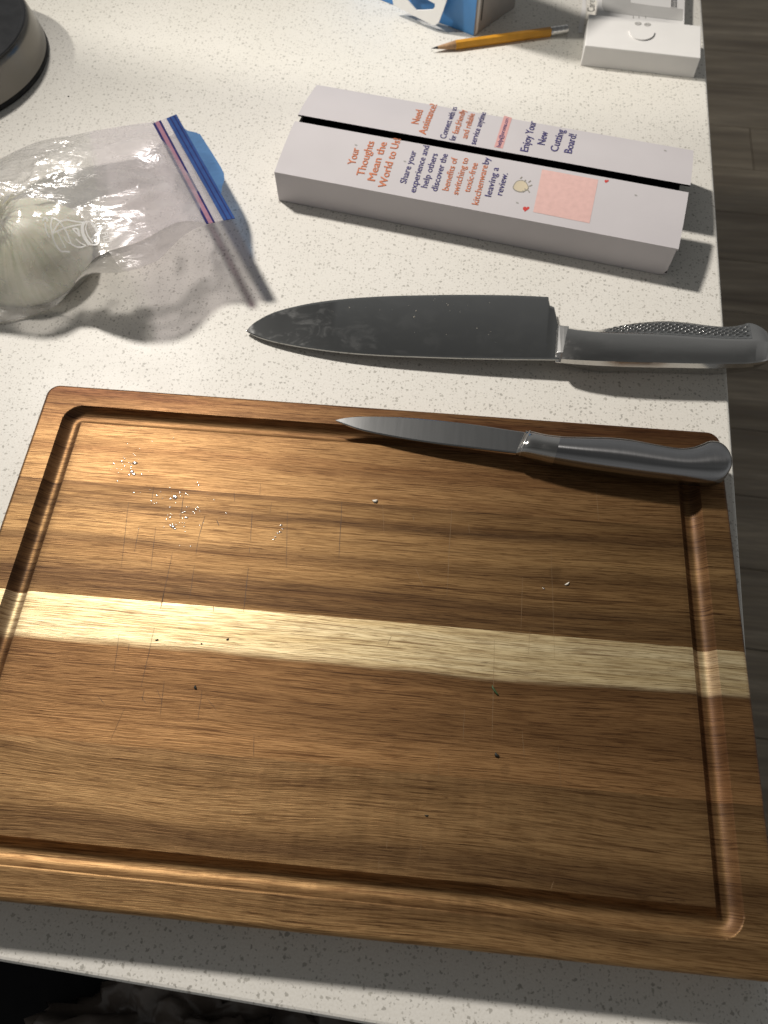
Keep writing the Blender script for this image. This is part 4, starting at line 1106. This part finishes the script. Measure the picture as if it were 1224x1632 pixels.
# ------------------------------------------------------------------ bits on the board
def bit(name, x, y, lenpx, widpx, ang, mat, label, cat, h=0.0012, group=None, seed=1, zbase=T):
    rr = random.Random(seed); c = P(x, y, zbase + 0.0001); s = 0.00036
    L, W_ = lenpx * s / 2, widpx * s / 2; d = Vector((math.cos(ang), math.sin(ang), 0)); n = Vector((-d.y, d.x, 0))
    bm = bmesh.new(); bmesh.ops.create_icosphere(bm, subdivisions=2, radius=1.0)
    for q in bm.verts:
        k = 1 + 0.35 * noise.noise(q.co * 1.7 + Vector((seed * 3.1, 0, 0)))
        q.co = d * (q.co.x * L * k) + n * (q.co.y * W_ * k + (q.co.x ** 2) * W_ * 0.7) + up * (max(q.co.z, -0.6) * h * 0.5 * k + h * 0.3)
    me = bpy.data.meshes.new(name); bm.to_mesh(me); bm.free()
    me.materials.append(mat)
    for p in me.polygons: p.use_smooth = True
    o = bpy.data.objects.new(name, me); col.objects.link(o); o.location = c
    tag(o, label, cat, group); return o
bit('onion_crumb', 598, 799, 9, 5, 0.2, M['crumb'], 'white onion crumb on the dark streaked stave of the board', 'crumb', 0.0011, seed=2)
bit('onion_crumb', 904, 931, 9, 2.5, 0.6, M['crumb'], 'thin pale curled shred on the dark stave by the right groove', 'crumb', 0.0010, seed=3)
bit('herb_sliver', 788, 1101, 17, 3.4, -0.95, M['herb'], 'green herb sliver just below the pale stripe', 'herb', 0.0012, seed=4)
bit('herb_fleck', 791, 1204, 7, 4.5, -0.7, M['herb_dark'], 'dark green herb fleck below the green sliver', 'herb', 0.0012, seed=5)
bit('herb_fleck', 311, 1096, 6, 3.6, -1.1, M['herb_dark'], 'dark speck on brown wood below the pale stripe', 'herb', 0.0008, seed=6)
for k, (x, y, a, b, an) in enumerate(((250, 1020, 5, 2, 0.4), (321, 1026, 2.4, 2, 0.0), (363, 1019, 4, 2.4, 0.7))):
    bit('herb_speck', x, y, a, b, an, M['herb_dark'], 'tiny dark herb speck on the pale stripe', 'herb', 0.0005, 'dark specks on the pale stripe', seed=7 + k)
bit('herb_speck', 680, 1300, 5, 2, 0.0, M['herb_dark'], 'tiny dark speck in the wood of the near stave', 'herb', 0.0005, seed=12)
# wet glints: flat drops of water, too many to count
rr = random.Random(21); wv = []; wf = []
pts = [(215, 738, 4.6), (210, 752, 4.0), (214, 756, 3.2), (206, 757, 2.5), (194, 735, 2.0), (199, 731, 1.6), (181, 739, 1.5), (280, 793, 4.0), (277, 792, 3), (272, 795, 2.4), (250, 790, 2.2), (296, 787, 2.0),
       (276, 840, 3.8), (272, 838, 2.2), (279, 843, 2.2), (297, 825, 3), (312, 812, 2.0), (308, 816, 1.6), (271, 825, 2.0), (448, 837, 2.6), (447, 848, 2.2), (443, 850, 2), (439, 856, 1.8), (436, 860, 1.6), (451, 843, 1.4), (867, 938, 2.0),
       (317, 773, 1.8), (315, 769, 1.4), (287, 785, 1.6), (213, 785, 1.8), (265, 828, 1.5)]
for _ in range(80):
    k = rr.random(); a = rr.gauss(0, 1); b = rr.gauss(0, 1)
    bx_, by_, sx_, sy_ = (205, 745, 16, 12) if k < 0.22 else ((280, 800, 24, 20) if k < 0.62 else ((290, 835, 20, 14) if k < 0.92 else (245, 705, 40, 10)))
    pts.append((bx_ + a * sx_, by_ + b * sy_, rr.uniform(0.5, 1.5)))
for (x, y, s) in pts:
    c = P(x, y, T + 0.00004); s *= 0.00031; k0 = len(wv); n_ = 9; hh = s * rr.uniform(0.12, 0.24)
    st_ = rr.uniform(0.7, 1.5)
    for j, (rf_, zf) in enumerate(((1.0, 0.0), (0.8, 0.55), (0.42, 0.9))):
        for q in range(n_):
            a = 2 * math.pi * q / n_; wv.append(c + Vector((math.cos(a) * s * rf_ * st_, math.sin(a) * s * rf_ / st_, zf * hh)))
    wv.append(c + up * hh)
    for j in range(2):
        for q in range(n_):
            a_, b_ = k0 + j * n_ + q, k0 + j * n_ + (q + 1) % n_; wf.append((a_, b_, b_ + n_, a_ + n_))
    for q in range(n_): wf.append((k0 + 2 * n_ + q, k0 + 2 * n_ + (q + 1) % n_, k0 + 3 * n_))
    wf.append(tuple(k0 + q for q in range(n_))[::-1])
o = mesh('water_drops', wv, wf, M['water'], loc=P(270, 800, T), smooth=True)
tag(o, 'tiny glinting water drops sprinkled over the cutting board', 'water', kind='stuff')
bit('dark_speck', 109, 154, 3.6, 3.4, 0, M['herb_dark'], 'single dark speck on the quartz beside the round stand', 'speck', 0.0006, seed=31, zbase=0.0)

# ------------------------------------------------------------------ bin and liner below the counter front, shade painted as the bin's black
bin_e = empty('trash_bin', Vector((-0.17, -0.47, -0.90)), 'bin standing on the floor, coloured black for the shade below the counter front', 'bin')
def box8(x0, x1, y0, y1, z0, z1): return [Vector(q) for q in ((x0, y0, z0), (x1, y0, z0), (x1, y1, z0), (x0, y1, z0), (x0, y0, z1), (x1, y0, z1), (x1, y1, z1), (x0, y1, z1))]
bx0, bx1, by0, by1, bz = -0.50, 0.16, -0.62, -0.325, -0.30
ov = []; 
for (x0, x1, y0, y1, z) in ((bx0 + .04, bx1 - .04, by0 + .03, by1 - .03, -0.8995), (bx0, bx1, by0, by1, bz), (bx0 + .008, bx1 - .008, by0 + .008, by1 - .008, bz), (bx0 + .046, bx1 - .046, by0 + .036, by1 - .036, -0.89)):
    ov.append([Vector(q) for q in ((x0, y0, z), (x1, y0, z), (x1, y1, z), (x0, y1, z))])
v, f = loft(ov); o = fix_normals(mesh('bin_body', v, f, M['bin'], bin_e))
mesh('bin_fill', box8(bx0 + .05, bx1 - .05, by0 + .05, by1 - .012, -0.80, -0.36), BOXF, M['bin'], bin_e)
# crumpled liner heap
lv = []; lf = []; NA, NB = 60, 40
c0 = Vector((-0.115, -0.395, -0.37))
for i in range(NB + 1):
    ph = math.pi * 0.5 * i / NB
    for k in range(NA):
        a = 2 * math.pi * k / NA
        d = Vector((math.cos(a) * math.cos(ph) * 1.55, math.sin(a) * math.cos(ph) * 0.85, math.sin(ph) * 1.1))
        q = d * 1.5
        r_ = 0.070 * (1 + 0.35 * noise.noise(q) + 0.25 * (1 - 2 * abs(noise.noise(q * 2.3 + Vector((4, 2, 1))))) + 0.12 * (1 - 2 * abs(noise.noise(q * 5.1))))
        p = c0 + d * r_
        p.y = min(p.y, -0.336); lv.append(p)
for i in range(NB):
    for k in range(NA):
        a_, b_ = i * NA + k, i * NA + (k + 1) % NA; lf.append((a_, b_, b_ + NA, a_ + NA))
o = mesh('bin_liner', lv, lf, M['binbag'], smooth=True, loc=(c0.x, c0.y, c0.z))
tag(o, 'crumpled translucent plastic bag bunched in the shade-black bin', 'plastic bag')
